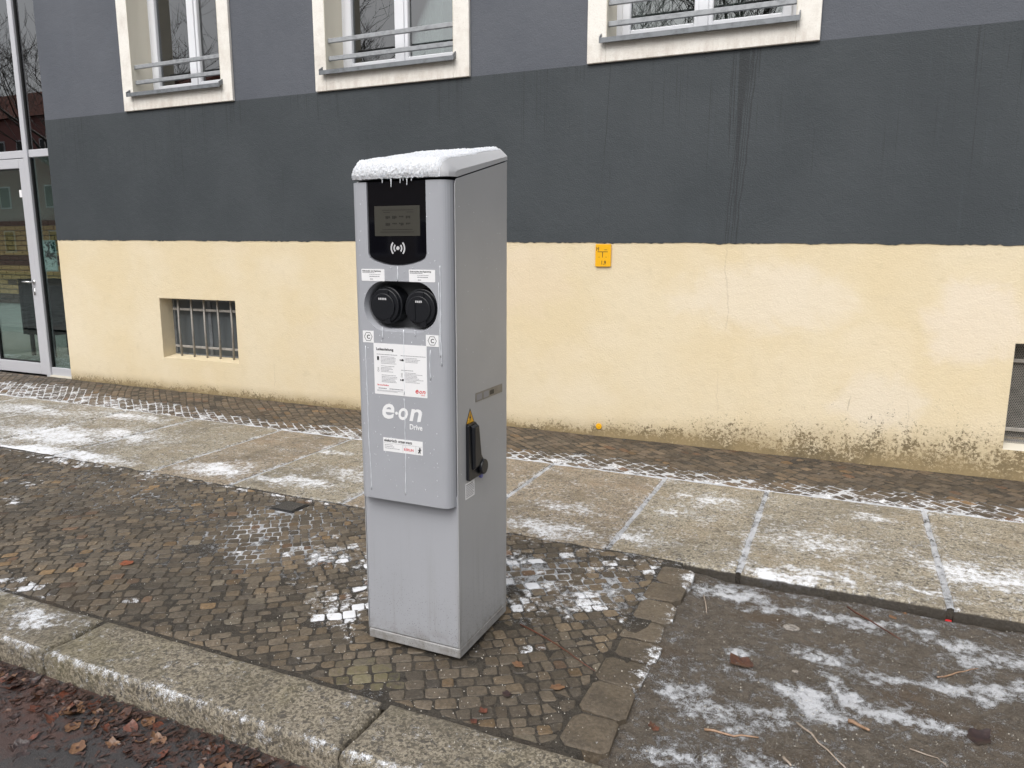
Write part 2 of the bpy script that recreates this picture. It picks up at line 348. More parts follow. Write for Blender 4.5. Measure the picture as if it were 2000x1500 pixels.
M['ice'] = icemat()

# ---------------------------------------------------------------- frost map over the pavement (in metres on the ground)
SL_Y0, SL_Y1, WALL_Y, KB_Y0, KB_Y1, PIT_X = 3.365, 4.65, 5.54, 1.585, 1.862, -.54
def vnoise(x, y, s, seed=0):
    """smooth value noise"""
    x, y = np.asarray(x)*s+seed*17.3, np.asarray(y)*s+seed*5.1; xi, yi = np.floor(x), np.floor(y); fx, fy = x-xi, y-yi
    h = lambda a, b: np.modf(np.abs(np.sin(a*127.1+b*311.7)*43758.5453))[0]
    fx, fy = fx*fx*(3-2*fx), fy*fy*(3-2*fy)
    return (h(xi, yi)*(1-fx)+h(xi+1, yi)*fx)*(1-fy)+(h(xi, yi+1)*(1-fx)+h(xi+1, yi+1)*fx)*fy
def gaus(x, y, cx, cy, rx, ry, ang=0.):
    c, s = math.cos(ang), math.sin(ang); dx, dy = x-cx, y-cy
    return np.exp(-(((dx*c+dy*s)/rx)**2+((-dx*s+dy*c)/ry)**2))
def blobs(x, y, lst):
    f = np.zeros_like(x)
    wx = .16*(vnoise(x, y, 6, 1)-.5)+.10*(vnoise(x, y, 15, 2)-.5)+.05*(vnoise(x, y, 38, 5)-.5); wy = .12*(vnoise(x, y, 6, 3)-.5)+.09*(vnoise(x, y, 15, 4)-.5)+.05*(vnoise(x, y, 38, 6)-.5); x, y = x+wx, y+wy
    for px, py, rx, ry, a, k in lst:
        c = gnd(px, py); f = np.maximum(f, k*gaus(x, y, c[0], c[1], rx, ry, math.radians(a)))
    return f
SOIL_B = [(1420, 1150, .16, .07, 5, .72), (1560, 1185, .34, .06, -8, .62), (1450, 1275, .07, .06, 0, .75), (1620, 1270, .17, .07, -8, .62), (1700, 1200, .22, .05, -8, .55),
          (1330, 1350, .10, .13, 30, .62), (1560, 1350, .22, .06, -14, .78), (1720, 1370, .20, .05, -24, .74), (1800, 1320, .22, .05, 8, .74), (1930, 1330, .16, .08, 10, .70),
          (1960, 1270, .2, .12, 0, .55), (1420, 1390, .22, .08, 0, .5), (1330, 1470, .12, .1, 0, .5), (1850, 1240, .2, .06, -10, .55), (1500, 1380, .1, .04, 0, .6), (1480, 1480, .2, .06, 0, .4)]
def frost_soil(x, y): return blobs(x, y, SOIL_B)*1.15+.27+.25*np.exp(-((y-SL_Y0+.06)/.05)**2)*(x > -.4)
SLAB_B = [(1060, 1030, .30, .10, 0, .62), (1100, 990, .2, .1, 0, .5), (1240, 1045, .14, .09, 0, .72), (1370, 975, .2, .1, -8, .62), (1340, 1000, .12, .05, 0, .55),
          (1520, 1120, .22, .06, -12, .74), (1640, 1130, .12, .08, 0, .6), (1600, 1060, .3, .2, 0, .42), (1930, 1130, .28, .13, -8, .72), (1800, 1160, .2, .06, 0, .5),
          (1690, 1010, .12, .06, 0, .55), (570, 940, .26, .09, 6, .74), (430, 915, .3, .1, 6, .78), (640, 880, .2, .08, 0, .5), (250, 850, .4, .16, 0, .62), (110, 850, .55, .22, 0, .74),
          (60, 880, .7, .12, 0, .8), (160, 890, .5, .08, 0, .8), (250, 815, .4, .1, 0, .6), (60, 800, .7, .14, 0, .5), (700, 930, .3, .12, 0, .45)]
SLAB_J = [-10.6, -9.8, -9.0, -8.2, -7.4, -6.65, -5.9, -5.1, -4.15, -3.45, -2.6, -1.775, -.995, -.365, .485, 1.35, 2.2, 3.0]
def frost_slab(x, y):
    f = blobs(x, y, SLAB_B)*.92+.31
    for j in SLAB_J: f = np.maximum(f, .66*np.exp(-((x-j)/(.03+.02*vnoise(y, y*0, 9, j)))**2)); f = np.maximum(f, .36*np.exp(-((x-j-.1)/.12)**2)*np.clip(1-(y-SL_Y0)/.7, 0, 1))
    f = np.maximum(f, .55*np.exp(-((SL_Y1-y)/.035)**2)); f = np.maximum(f, .34*np.exp(-((y-SL_Y0)/.12)**2))
    return f+.1*np.clip((-x-4.3)/2, 0, 1)
COB_B = [(675, 1085, .20, .16, 0, 1.0), (685, 1165, .17, .18, 0, 1.15), (665, 1205, .14, .08, 0, 1.0), (1040, 1150, .16, .20, 0, .95), (1120, 1150, .26, .12, -10, .85), (1140, 1190, .14, .09, 0, .85), (1040, 1095, .25, .10, 0, .85),
         (1210, 1215, .03, .09, 0, .85), (1200, 1100, .2, .09, 0, .62), (485, 1085, .1, .05, 0, .62), (590, 1140, .12, .04, 0, .62), (590, 1310, .06, .03, -20, .62), (630, 1275, .05, .03, 0, .5), (670, 930, .3, .1, 0, .5),
         (40, 950, .25, .07, 0, .62), (20, 975, .2, .04, 0, .7), (120, 900, .7, .07, 0, .72), (300, 930, .5, .08, 0, .6), (30, 1150, .18, .08, 0, .75), (1300, 1120, .15, .07, 0, .55), (760, 1335, .1, .05, 0, .4)]
def frost_cob(x, y):
    f = blobs(x, y, COB_B)
    return np.maximum(f, .58*np.exp(-((SL_Y0-y)/.09)**2))
BED_B = [(500, 1040, .40, .25, 0, 1.1), (560, 1010, .45, .2, 0, 1.0), (400, 1010, .4, .15, 0, .55), (480, 1090, .3, .14, 0, 1.1), (690, 1000, .25, .15, 0, .6), (600, 1080, .35, .16, 0, 1.0), (1100, 1130, .5, .35, 0, 1.0), (240, 960, 1.2, .4, 0, .62), (300, 1080, .8, .3, 0, .42)]
def frost_bed(x, y):
    f = np.maximum(blobs(x, y, BED_B), .8*frost_cob(x, y)*(frost_cob(x, y) < .7)+.3*(frost_cob(x, y) >= .7))
    strip = np.clip((SL_Y1+.33+.05*np.sin(x*3.1)+.3*np.clip((-x-5.2)/2.2, 0, 1)-y)/.12, 0, 1)*1.15
    return np.where(y > SL_Y1-.02, strip+.05, f)
def frost_strip(x, y):
    edge = SL_Y1+.17+.05*np.sin(x*3.1)+.03*np.sin(x*9.7+1)+.30*np.clip((-x-5.2)/2.2, 0, 1)
    return .50*np.clip((edge+.10-y)/.2, 0, 1)
def frost_kerb(x, y):
    f = blobs(x, y, [(75, 1205, .14, .06, 0, .85), (30, 1145, .2, .06, 0, .75), (10, 1165, .2, .05, 0, .6), (600, 1320, .06, .03, 0, .5)])
    return np.maximum(f, (.24+.36*vnoise(x, x*0, 7))*np.exp(-((y-KB_Y0-.012)/.011)**2))+.17

# ---------------------------------------------------------------- ground, road, pavement
def sheet(name, x0, x1, y0, y1, z, mat, label, cat):
    o = mesh(name, [(x0, y0, z), (x1, y0, z), (x1, y1, z), (x0, y1, z)], [(0, 1, 2, 3)], mat, attr={'frost': [0]*4}); return tag(o, label, cat, kind='structure')
sheet('ground', -150, 150, -150, 150, -.13, M['ground'], 'bare dull ground around the street', 'ground')
sheet('road', -70, 70, -10, KB_Y0+.10, -.092, M['road'], 'wet dark asphalt road beyond the granite kerb', 'road')
def grid(name, xs, ys, zf, mat, parent=None, ff=None, smooth=True):
    X, Y = np.meshgrid(xs, ys); Z = zf(X, Y); n, m = len(xs), len(ys)
    v = np.stack([X.ravel(), Y.ravel(), Z.ravel()], 1); i = np.arange(n*m).reshape(m, n)
    f = np.stack([i[:-1, :-1].ravel(), i[:-1, 1:].ravel(), i[1:, 1:].ravel(), i[1:, :-1].ravel()], 1)
    return mesh(name, v, f, mat, parent, smooth, {'frost': ff(X, Y).ravel()} if ff else None)
pav = grid('pavement', np.arange(-11, 3.01, .03), np.arange(KB_Y1-.05, WALL_Y+.03, .03), lambda x, y: -.0062+.004*vnoise(x, y, 12)+.002*vnoise(x, y, 28, 4)-.085*((x > PIT_X-.06) & (y < SL_Y0+.02))-.03*((y > SL_Y0+.01) & (y < SL_Y1-.005)), M['bed'], ff=frost_bed)
tag(pav, 'paved footpath of granite slabs and small cobbles along the building', 'pavement', kind='structure')
def soil_z(x, y): return -.040-.016*np.clip((y-2.7)/.6, 0, 1)+.014*vnoise(x, y, 5)+.009*vnoise(x, y, 17, 2)+.007*vnoise(x, y, 48, 3)+.012*np.exp(-((x-PIT_X)/.10)**2)-.016*np.exp(-((y-SL_Y0)/.035)**2)
def on_soil(px, py):
    q = gnd(px, py, -.03)
    for _ in range(4): q = gnd(px, py, float(soil_z(q[0], q[1])))
    return q, float(soil_z(q[0], q[1]))
soil = grid('frozen_ground', np.arange(PIT_X-.02, 2.6, .012), np.arange(KB_Y1+.0, SL_Y0+.004, .012), soil_z, M['soil'], ff=frost_soil)
tag(soil, 'bare frozen brown earth of a tree pit with patches of rime', 'soil', kind='structure')

def slab(name, x0, x1, y0, y1, zt, depth, mat, parent, ff, res=.02, r=.010, seed=0, wob=.004):
    def lines(a, b):
        n = max(2, int((b-a-2*r)/res)); e = [0, r*.25, r*.6]
        return np.array([a+q for q in e]+list(np.linspace(a+r, b-r, n))+[b-q for q in e[::-1]])
    xs, ys = lines(x0, x1), lines(y0, y1); X, Y = np.meshgrid(xs, ys); m, n = X.shape
    d = np.minimum(np.minimum(X-x0, x1-X), np.minimum(Y-y0, y1-Y)); t = np.clip(1-d/r, 0, 1)
    Z = zt-r*(1-np.sqrt(np.maximum(0, 1-t*t)))+.004*(vnoise(X, Y, 6, seed)-.5)+.003*(vnoise(X, Y, 30, seed)-.5)
    dx = wob*(vnoise(Y, X*0, 14, seed+3)-.5)*2; dy = wob*(vnoise(X, Y*0, 14, seed+4)-.5)*2
    X2, Y2 = X+dx, Y+dy; v = np.stack([X2.ravel(), Y2.ravel(), Z.ravel()], 1); i = np.arange(n*m).reshape(m, n)
    f = np.stack([i[:-1, :-1].ravel(), i[:-1, 1:].ravel(), i[1:, 1:].ravel(), i[1:, :-1].ravel()], 1).tolist()
    ring = list(i[0, :])+list(i[1:, -1])+list(i[-1, -2::-1])+list(i[-2:0:-1, 0]); k = len(ring); b = len(v)
    low = v[ring].copy(); low[:, 2] = zt-depth; v = np.vstack([v, low])
    f += [(ring[q], b+q, b+(q+1) % k, ring[(q+1) % k]) for q in range(k)]
    fr = ff(v[:, 0], v[:, 1]); fr[b:] = 0
    return mesh(name, v, f, mat, parent, True, {'frost': fr})
for q in range(len(SLAB_J)-1):
    a, b = SLAB_J[q], SLAB_J[q+1]
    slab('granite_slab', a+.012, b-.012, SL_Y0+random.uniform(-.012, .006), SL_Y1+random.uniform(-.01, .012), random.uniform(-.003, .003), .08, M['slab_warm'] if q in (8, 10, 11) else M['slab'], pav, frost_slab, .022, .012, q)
jv = MB()
for q, j in enumerate(SLAB_J[1:-1]):
    n = 50; ys = np.linspace(SL_Y0+.0, SL_Y1+.03, n); hw = .0135+.003*RNG.random(n); zz = -.002-.006*vnoise(ys, ys*0, 11, q)
    V = [(j-hw[k], ys[k], zz[k]-.004) for k in range(n)]+[(j+.003*math.sin(k), ys[k], zz[k]+.002) for k in range(n)]+[(j+hw[k], ys[k], zz[k]-.004) for k in range(n)]
    jv.add(V, [(k, k+1, n+k+1, n+k) for k in range(n-1)]+[(n+k, n+k+1, 2*n+k+1, 2*n+k) for k in range(n-1)])
for j in SLAB_J[1:-1]: jv.box(j-.016, j+.016, SL_Y0+.006, SL_Y0+.03, -.08, -.008)
jo = jv.build('joint_snow', M['bed'], pav, True); ja = jo.data.attributes.new('frost', 'FLOAT', 'POINT'); ja.data.foreach_set('value', np.r_[np.full(len(jo.data.vertices)-8*(len(SLAB_J)-2), 1.0), np.full(8*(len(SLAB_J)-2), .1)].astype(np.float32)); tag(jo, kind='stuff')
kerb = empty('kerb', (-1.27, KB_Y0, -.1)); tag(kerb, 'granite kerb along the road edge with a rime line on its front arris', 'kerb', kind='structure')
KJ = [-7.8, -6.5, -5.2, -3.9, -2.59, -1.268, .05, 1.3, 2.5]
for q in range(len(KJ)-1):
    slab('kerb_stone', KJ[q]+.006, KJ[q+1]-.006, KB_Y0, KB_Y1-.008, .004, .2, M['kerb'], kerb, frost_kerb, .016, .026, 40+q, .003)

# cobbles ------------------------------------------------------------------------------------------
def stones(region, theta, rowh, length, warp, clampf, seed, gap=.0026, jit=.0045):
    rg = np.random.default_rng(seed); c, s = math.cos(theta), math.sin(theta); out = []
    x0, x1, y0, y1 = region; cx, cy = (x0+x1)/2, (y0+y1)/2; L = math.hypot(x1-x0, y1-y0)/2+.2
    v = -L
    while v < L:
        h = rowh*(1+.16*rg.uniform(-1, 1)); u = -L+rg.uniform(0, length)
        while u < L:
            l = length*(1+.3*rg.uniform(-1, 1))
            mx, my = cx+(u+l/2)*c-(v+h/2)*s, cy+(u+l/2)*s+(v+h/2)*c
            if x0-.1 < mx < x1+.1 and y0-.1 < my < y1+.1:
                P = []
                for a, b in ((0, 0), (1, 0), (1, 1), (0, 1)):
                    uu = u+a*l+(gap if a == 0 else -gap)+rg.uniform(-jit, jit); vv = v+b*h+(gap if b == 0 else -gap)+rg.uniform(-jit, jit)*.8
                    x, y = cx+uu*c-vv*s, cy+uu*s+vv*c; dx, dy = warp(x, y); P.append((x+dx, y+dy))
                P = np.array(P); m = P.mean(0)
                if clampf(m, None): out.append(clampf(m, P))
            u += l
        v += h
    return [p for p in out if p is not None]
def stone_geo(P, zt, rg, dep=.03):
    """4 corners -> rounded stone: 8-gon rings (bottom, shoulder, top)"""
    R8 = []
    for i in range(4):
        p, a, b = P[i], P[i-1], P[(i+1) % 4]; k = rg.uniform(.07, .18)
        R8 += [p+(a-p)*k, p+(b-p)*k]
    R8 = np.array(R8); m = R8.mean(0); tilt = rg.uniform(-.03, .03, 2); dome = rg.uniform(.0, .0015)
    zf = lambda q, z: z+(q-m)@tilt
    v = [(q[0], q[1], zt-dep) for q in R8]+[(q[0], q[1], zf(q, zt-.0035)) for q in R8]
    q2 = m+(R8-m)*.91; v += [(q[0], q[1], zf(q, zt-.0003)) for q in q2]; v.append((m[0], m[1], zt+dome))
    f = []
    for r in (0, 8):
        f += [(r+i, r+(i+1) % 8, r+8+(i+1) % 8, r+8+i) for i in range(8)]
    f += [(16+i, 16+(i+1) % 8, 24) for i in range(8)]
    return v, f
def lay(name, quads, mat, ffun, zbase, seed, n_single=290, white=0.):
    rg = np.random.default_rng(seed); items = []
    for P in quads:
        if .5*abs(np.dot(P[:, 0], np.roll(P[:, 1], 1))-np.dot(P[:, 1], np.roll(P[:, 0], 1))) < 6e-4: continue
        m = P.mean(0); px, py = pix(m[0], m[1]); vis = -30 < px < 2030 and 0 < py < 1530
        d = math.hypot(m[0], m[1]); items.append((-(1 if vis else 0), d, P))
    items.sort(key=lambda q: (q[0], q[1])); rv, rf, ra, rt, rm = [], [], [], [], []
    for k, (vis, d, P) in enumerate(items):
        m = P.mean(0); v, f = stone_geo(P, zbase+rg.uniform(-.002, .002), rg)
        va = np.array(v); fr = ffun(va[:, 0], va[:, 1])*rg.uniform(.25, 1.45); tone = rg.random()
        if name == 'cobblestone' and rg.random() < .16*float(np.exp(-(((m[0]+1.35)/.95)**2+((m[1]-2.85)/.45)**2))): fr = fr*0+rg.uniform(.3, .7)
        c = gnd(720, 1320)
        moss = float(gaus(m[0], m[1], c[0], c[1], .22, .14))*1.6
        fr[:8] = 0
        if k < n_single:
            mesh(name, v, f, mat, pav, False, {'frost': fr, 'tone': [tone]*25, 'moss': [moss]*25})
        else:
            n = len(rv); rv += v; rf += [tuple(i+n for i in q) for q in f]; ra += list(fr); rt += [tone]*25; rm += [moss]*25
    if rv: tag(mesh(name, rv, rf, mat, pav, False, {'frost': ra, 'tone': rt, 'moss': rm}), kind='stuff')
    return len(items)
def clamp_cob(m, P):
    ok = -8.5 < m[0] < PIT_X-.162 and KB_Y1-.022 < m[1] < SL_Y0+.006 and not (-1.53 < m[0] < -1.19 and 2.19 < m[1] < 2.52) and not (abs(m[0]+2.83) < .095 and abs(m[1]-3.2) < .085)
    if P is None: return ok
    P = P.copy(); P[:, 1] = np.clip(P[:, 1], KB_Y1+.002, SL_Y0-.016); P[:, 0] = np.minimum(P[:, 0], PIT_X-.165); return P
cq = stones((-8.5, PIT_X-.16, KB_Y1, SL_Y0), math.radians(38), .056, .060, lambda x, y: (.035*math.sin(y*4.2+x*1.3), .04*math.sin(x*3.6+.8)), clamp_cob, 3)
N1 = lay('cobblestone', cq, M['cobble'], frost_cob, -.001, 5)
def clamp_strip(m, P):
    ok = -10.5 < m[0] < 2.9 and SL_Y1-.008 < m[1] < WALL_Y+.014
    if P is None: return ok
    P = P.copy(); P[:, 1] = np.clip(P[:, 1], SL_Y1+.014, WALL_Y-.003); return P
sq = stones((-10.5, 2.9, SL_Y1, WALL_Y), math.radians(-40), .062, .088, lambda x, y: (.012*math.sin(y*7), .012*math.sin(x*5)), clamp_strip, 11, .003, .004)
N2 = lay('paving_stone', sq, M['brownset'], frost_strip, -.001, 12)
rg = np.random.default_rng(21); y = KB_Y1+.02
while y < SL_Y0-.1:
    l = min(rg.uniform(.13, .20), SL_Y0-.012-y); xo = rg.uniform(-.018, .012)
    P = np.array([(PIT_X-.158+xo, y+.004), (PIT_X+xo, y+.004+rg.uniform(-.012, .012)), (PIT_X+xo+rg.uniform(-.015, .01), y+l-.004), (PIT_X-.158+xo, y+l-.004)])
    v, f = stone_geo(P, .001+rg.uniform(-.003, .003), rg, .075); va = np.array(v)
    fr = .62*np.exp(-((va[:, 0]-PIT_X-.0)/.03)**2)*(rg.random() < .7)+frost_cob(va[:, 0], va[:, 1])*.6; fr[:8] = .1
    o = mesh('edge_stone', v, f, M['cobble'], pav, False, {'frost': fr, 'tone': [rg.choice([.30, .33, .75, .60, .12])]*25, 'moss': [0]*25}); y += l
# ---------------------------------------------------------------- building
bld = empty('apartment_building', (-3.5, WALL_Y, 0))
tag(bld, 'plastered apartment house with yellow base, dark grey band and slate upper wall', 'building')
ZB = lambda x: 1.5035-.0062*x; ZS = 2.795
WX0, WX1, TH = -7.935, 6.0, .42
WINS = [(-6.70, -5.285, -6.56, -5.415), (-4.343, -2.847, -4.225, -2.985), (-1.877, -.292, -1.735, -.442)]
CELL = [(-6.465, -5.435, .34, .96), (.977, 2.0, .195, .885)]
def wallpanel(name, xs_holes, x0, x1, z0f, z1f, mat, y0=WALL_Y, y1=WALL_Y+TH):
    """a thick wall with rectangular openings, as a column grid"""
    mb = MB(); xs = sorted({x0, x1}|{h[0] for h in xs_holes}|{h[1] for h in xs_holes})
    for a, b in zip(xs[:-1], xs[1:]):
        hs = [h for h in xs_holes if h[0] <= a+1e-6 and h[1] >= b-1e-6]
        segs = [(None, None)] if not hs else [(None, hs[0][2]), (hs[0][3], None)]
        for lo, hi in segs:
            za = [z0f(a), z0f(b)] if lo is None else [lo, lo]; zb = [z1f(a), z1f(b)] if hi is None else [hi, hi]
            mb.add([(a, y0, za[0]), (b, y0, za[1]), (b, y0, zb[1]), (a, y0, zb[0]), (a, y1, za[0]), (b, y1, za[1]), (b, y1, zb[1]), (a, y1, zb[0])],
                   [(0, 1, 2, 3), (5, 4, 7, 6), (4, 0, 3, 7), (1, 5, 6, 2), (3, 2, 6, 7), (4, 5, 1, 0)])
    o = mesh(name, mb.v, mb.f, mat, bld); return o
wallpanel('base_wall', CELL, WX0, WX1, lambda x: -.12, ZB, M['yellow'])
wallpanel('dark_band', [], WX0-.0, WX1, ZB, lambda x: ZS, M['dark'], WALL_Y-.004)
wallpanel('upper_wall', [(c, d, 2.93, 4.6) for a, b, c, d in WINS], WX0, WX1, lambda x: ZS, lambda x: 6.2, M['slate'])
# a rough paint edge where the dark band meets the yellow base
e = MB(); n = 700; xs = np.linspace(WX0, WX1, n); jz = .003+.018*vnoise(xs, xs*0, 9)*vnoise(xs, xs*0, 60, 2)
for k in range(n-1):
    e.add([(xs[k], WALL_Y-.0046, ZB(xs[k])-jz[k]), (xs[k+1], WALL_Y-.0046, ZB(xs[k+1])-jz[k+1]), (xs[k+1], WALL_Y-.0046, ZB(xs[k+1])+.001), (xs[k], WALL_Y-.0046, ZB(xs[k])+.001),
           (xs[k], WALL_Y-.001, ZB(xs[k])-jz[k]), (xs[k+1], WALL_Y-.001, ZB(xs[k+1])-jz[k+1])], [(0, 1, 2, 3), (4, 5, 1, 0)])
e.build('paint_edge', M['dark'], bld)
for wi, (a, b, c, d) in enumerate(WINS):
    zb, zt = 2.93, 4.6; yf = WALL_Y+.22
    fr = MB()       # fixed outer frame, recessed
    fr.box(c, c+.055, yf, yf+.07, zb, zt); fr.box(d-.055, d, yf, yf+.07, zb, zt); fr.box(c+.055, d-.055, yf, yf+.07, zb, zb+.05); fr.box(c+.055, d-.055, yf, yf+.07, zt-.05, zt)
    wdw = fr.build('window', M['pvc'], bld); PLOC[wdw.name] = Vector((0, 0, 0)); P_ = wdw
    s_ = MB(); s_.box(a, c, WALL_Y-.028, WALL_Y+.001, ZS, zt+.15); s_.box(d, b, WALL_Y-.028, WALL_Y+.001, ZS, zt+.15); s_.box(c, d, WALL_Y-.028, WALL_Y+.001, ZS, zb-.001); s_.box(c, d, WALL_Y-.028, WALL_Y+.001, zt, zt+.15)
    bevel(s_.build('surround', M['surround'], P_), .004)
    r_ = MB(); r_.box(c, c+.004, WALL_Y-.027, yf, zb, zt); r_.box(d-.004, d, WALL_Y-.027, yf, zb, zt); r_.box(c+.004, d-.004, WALL_Y-.027, yf, zt-.004, zt); r_.box(c+.004, d-.004, WALL_Y-.02, yf, zb-.001, zb+.004); r_.build('reveal', M['reveal'], P_)
    mid = (c+d)/2+(.03 if wi == 0 else 0)
    for x0, x1 in ((c+.05, mid-.004), (mid+.004, d-.05)):
        sm = MB(); k = .062
        for q in ((x0, x0+k, zb+.045, zt-.045), (x1-k, x1, zb+.045, zt-.045), (x0+k, x1-k, zb+.045, zb+.125), (x0+k, x1-k, zt-.11, zt-.045)): sm.box(q[0], q[1], yf-.022, yf+.05, q[2], q[3], .006)
        sm.build('sash', M['pvc'], P_)
        g_ = MB(); g_.box(x0+k-.005, x1-k+.005, yf+.012, yf+.016, zb+.12, zt-.105); g_.build('pane', M['glass'], P_)
    st = MB(); st.box(mid-.035, mid+.035, yf-.034, yf-.023, zb+.05, zt-.05, .004); st.build('mullion', M['pvc'], P_)
    # inner casement of the double window, and curtains at the sides
    for x0, x1 in ((c+.10, c+.17), (mid-.07, mid+.07), (d-.17, d-.10)):
        im = MB(); im.box(x0, x1, yf+.16, yf+.20, zb+.02, zt-.02, .008); im.build('inner_frame', M['pvc'], P_)
    for x0, x1, ph in ((c+.02, c+.34, 0.), (mid+.06, mid+.24, 1.)):
        n = 40; V = []; F = []
        for k in range(n+1):
            t = k/n; yy = yf+.27+.018*math.sin(t*34+ph)+.008*math.sin(t*71)
            V += [(x0+(x1-x0)*t, yy, zb-.02), (x0+(x1-x0)*t, yy+.004*math.sin(k), zt)]
        F = [(2*k, 2*k+2, 2*k+3, 2*k+1) for k in range(n)]; mesh('curtain', V, F, M['curtain'], P_, True)
    rm = MB(); yb = yf+2.2
    rm.add([(c-.5, yf+.21, zb-.6), (d+.5, yf+.21, zb-.6), (d+.5, yb, zb-.6), (c-.5, yb, zb-.6), (c-.5, yf+.21, zt+.3), (d+.5, yf+.21, zt+.3), (d+.5, yb, zt+.3), (c-.5, yb, zt+.3)], [(0, 1, 2, 3), (4, 7, 6, 5), (3, 2, 6, 7), (0, 3, 7, 4), (1, 5, 6, 2)])
    mesh('room', rm.v, rm.f, M['room'], P_)
    # zinc sill with upturned ends, sloping outwards
    sv = MB(); sv.prism([(WALL_Y-.075, zb-.012), (WALL_Y-.075, zb+.022), (WALL_Y-.069, zb+.024), (yf-.002, zb+.052), (yf-.002, zb+.046), (WALL_Y-.067, zb+.016), (WALL_Y-.067, zb-.012)], 0, c-.035, d+.022)
    for x0 in (c-.037, d+.018): sv.prism([(WALL_Y-.078, zb-.014), (WALL_Y-.078, zb+.03), (WALL_Y-.03, zb+.062), (WALL_Y-.03, zb+.02)], 0, x0, x0+.006)
    sv.build('sill', M['sill'], P_)
    s2 = MB(); s2.box(c+.005, d-.005, yf-.06, yf-.036, zb+.045, zb+.085, .004); s2.build('inner_sill', M['rail'], P_)
    for zr in (3.062, 3.205):
        if zr < zt:
            rl = MB(); rl.box(c+.005, d-.005, WALL_Y+.005, WALL_Y+.030, zr-.018, zr+.018, .003); rl.build('rail', M['rail'], P_)
    if wi == 2:
        pass
# cellar windows
for ci, (a, b, z0, z1) in enumerate(CELL):
    yf = WALL_Y+.13
    fr = MB(); k = .035
    for q in ((a, a+k, z0, z1), (b-k, b, z0, z1), (a+k, b-k, z0, z0+k), (a+k, b-k, z1-k, z1), ((a+b)/2-.02, (a+b)/2+.02, z0+k, z1-k)): fr.box(q[0], q[1], yf+.03, yf+.06, q[2], q[3])
    cw = fr.build('cellar_window', M['sill'], bld); PLOC[cw.name] = Vector((0, 0, 0))
    rv = MB(); rv.box(a, a+.004, WALL_Y+.001, yf+.03, z0, z1); rv.box(b-.004, b, WALL_Y+.001, yf+.03, z0, z1); rv.box(a+.004, b-.004, WALL_Y+.001, yf+.03, z1-.004, z1); rv.build('reveal', M['yellow'], cw)
    sl_ = MB(); sl_.prism([(WALL_Y+.002, z0-.02), (WALL_Y+.002, z0+.0), (yf+.03, z0+.022), (yf+.03, z0-.02)], 0, a+.001, b-.001); sl_.build('sill', M['yellow'] if ci == 0 else M['reveal'], cw)
    bk = MB(); bk.add([(a-.1, yf+.07, z0-.1), (b+.1, yf+.07, z0-.1), (b+.1, yf+.9, z0-.1), (a-.1, yf+.9, z0-.1), (a-.1, yf+.07, z1+.1), (b+.1, yf+.07, z1+.1), (b+.1, yf+.9, z1+.1), (a-.1, yf+.9, z1+.1)], [(0, 1, 2, 3), (4, 7, 6, 5), (3, 2, 6, 7), (0, 3, 7, 4), (1, 5, 6, 2)])
    mesh('cellar', bk.v, bk.f, M['room'], cw)
    if ci == 0:
        gm = MB(); gm.box(a+k, b-k, yf+.04, yf+.044, z0+k, z1-k); gm.build('pane', NT('dusty_glass').m, cw)
        dm = bpy.data.materials['dusty_glass']; dm.node_tree.nodes['Principled BSDF'].inputs['Base Color'].default_value = (.075, .085, .09, 1); dm.node_tree.nodes['Principled BSDF'].inputs['Roughness'].default_value = .35
        for q in range(5):
            x = a+.155+q*.178; lean = random.uniform(-.01, .01)
            t_ = MB(); t_.tube([(x, yf-.03, z0+.01), (x+lean, yf-.03+random.uniform(-.006, .006), (z0+z1)/2), (x+lean*.4, yf-.03, z1-.006)], .0105, 6); t_.build('bar', M['bar'], cw, True)
        for zz in (z0+.115, z1-.12):
            t_ = MB(); t_.box(a+.06, b-.004, yf-.022, yf-.010, zz-.012, zz+.012, .003); t_.build('cross_bar', M['bar'], cw)
    else:
        # perforated sheet: staggered holes as a real lattice
        pm = MB(); p = .0125; zz = z0+.02; r = 0
        gv = MB()
        while zz < z1-.01:
            x = a+.01+(p/2 if r % 2 else 0)
            while x < min(b, a+.45):
                w_ = .0036; pts = [(x-p/2, zz), (x, zz+p*.29), (x+p/2, zz)]
                for (x0, q0), (x1, q1) in zip(pts[:-1], pts[1:]): gv.add([(x0, yf, q0-w_/2), (x1, yf, q1-w_/2), (x1, yf, q1+w_/2), (x0, yf, q0+w_/2)], [(0, 1, 2, 3)])
                gv.add([(x-w_/2, yf, zz+p*.29), (x+w_/2, yf, zz+p*.29), (x+w_/2, yf, zz+p*.87), (x-w_/2, yf, zz+p*.87)], [(0, 1, 2, 3)])
                x += p
            zz += p*.87; r += 1
        mesh('mesh_screen', gv.v, gv.f, M['bar'], cw)
        for zz in (z0+.115, z1-.125):
            t_ = MB(); t_.box(a+.004, b-.004, yf-.03, yf-.012, zz-.012, zz+.012, .003); t_.build('cross_bar', M['bar'], cw)
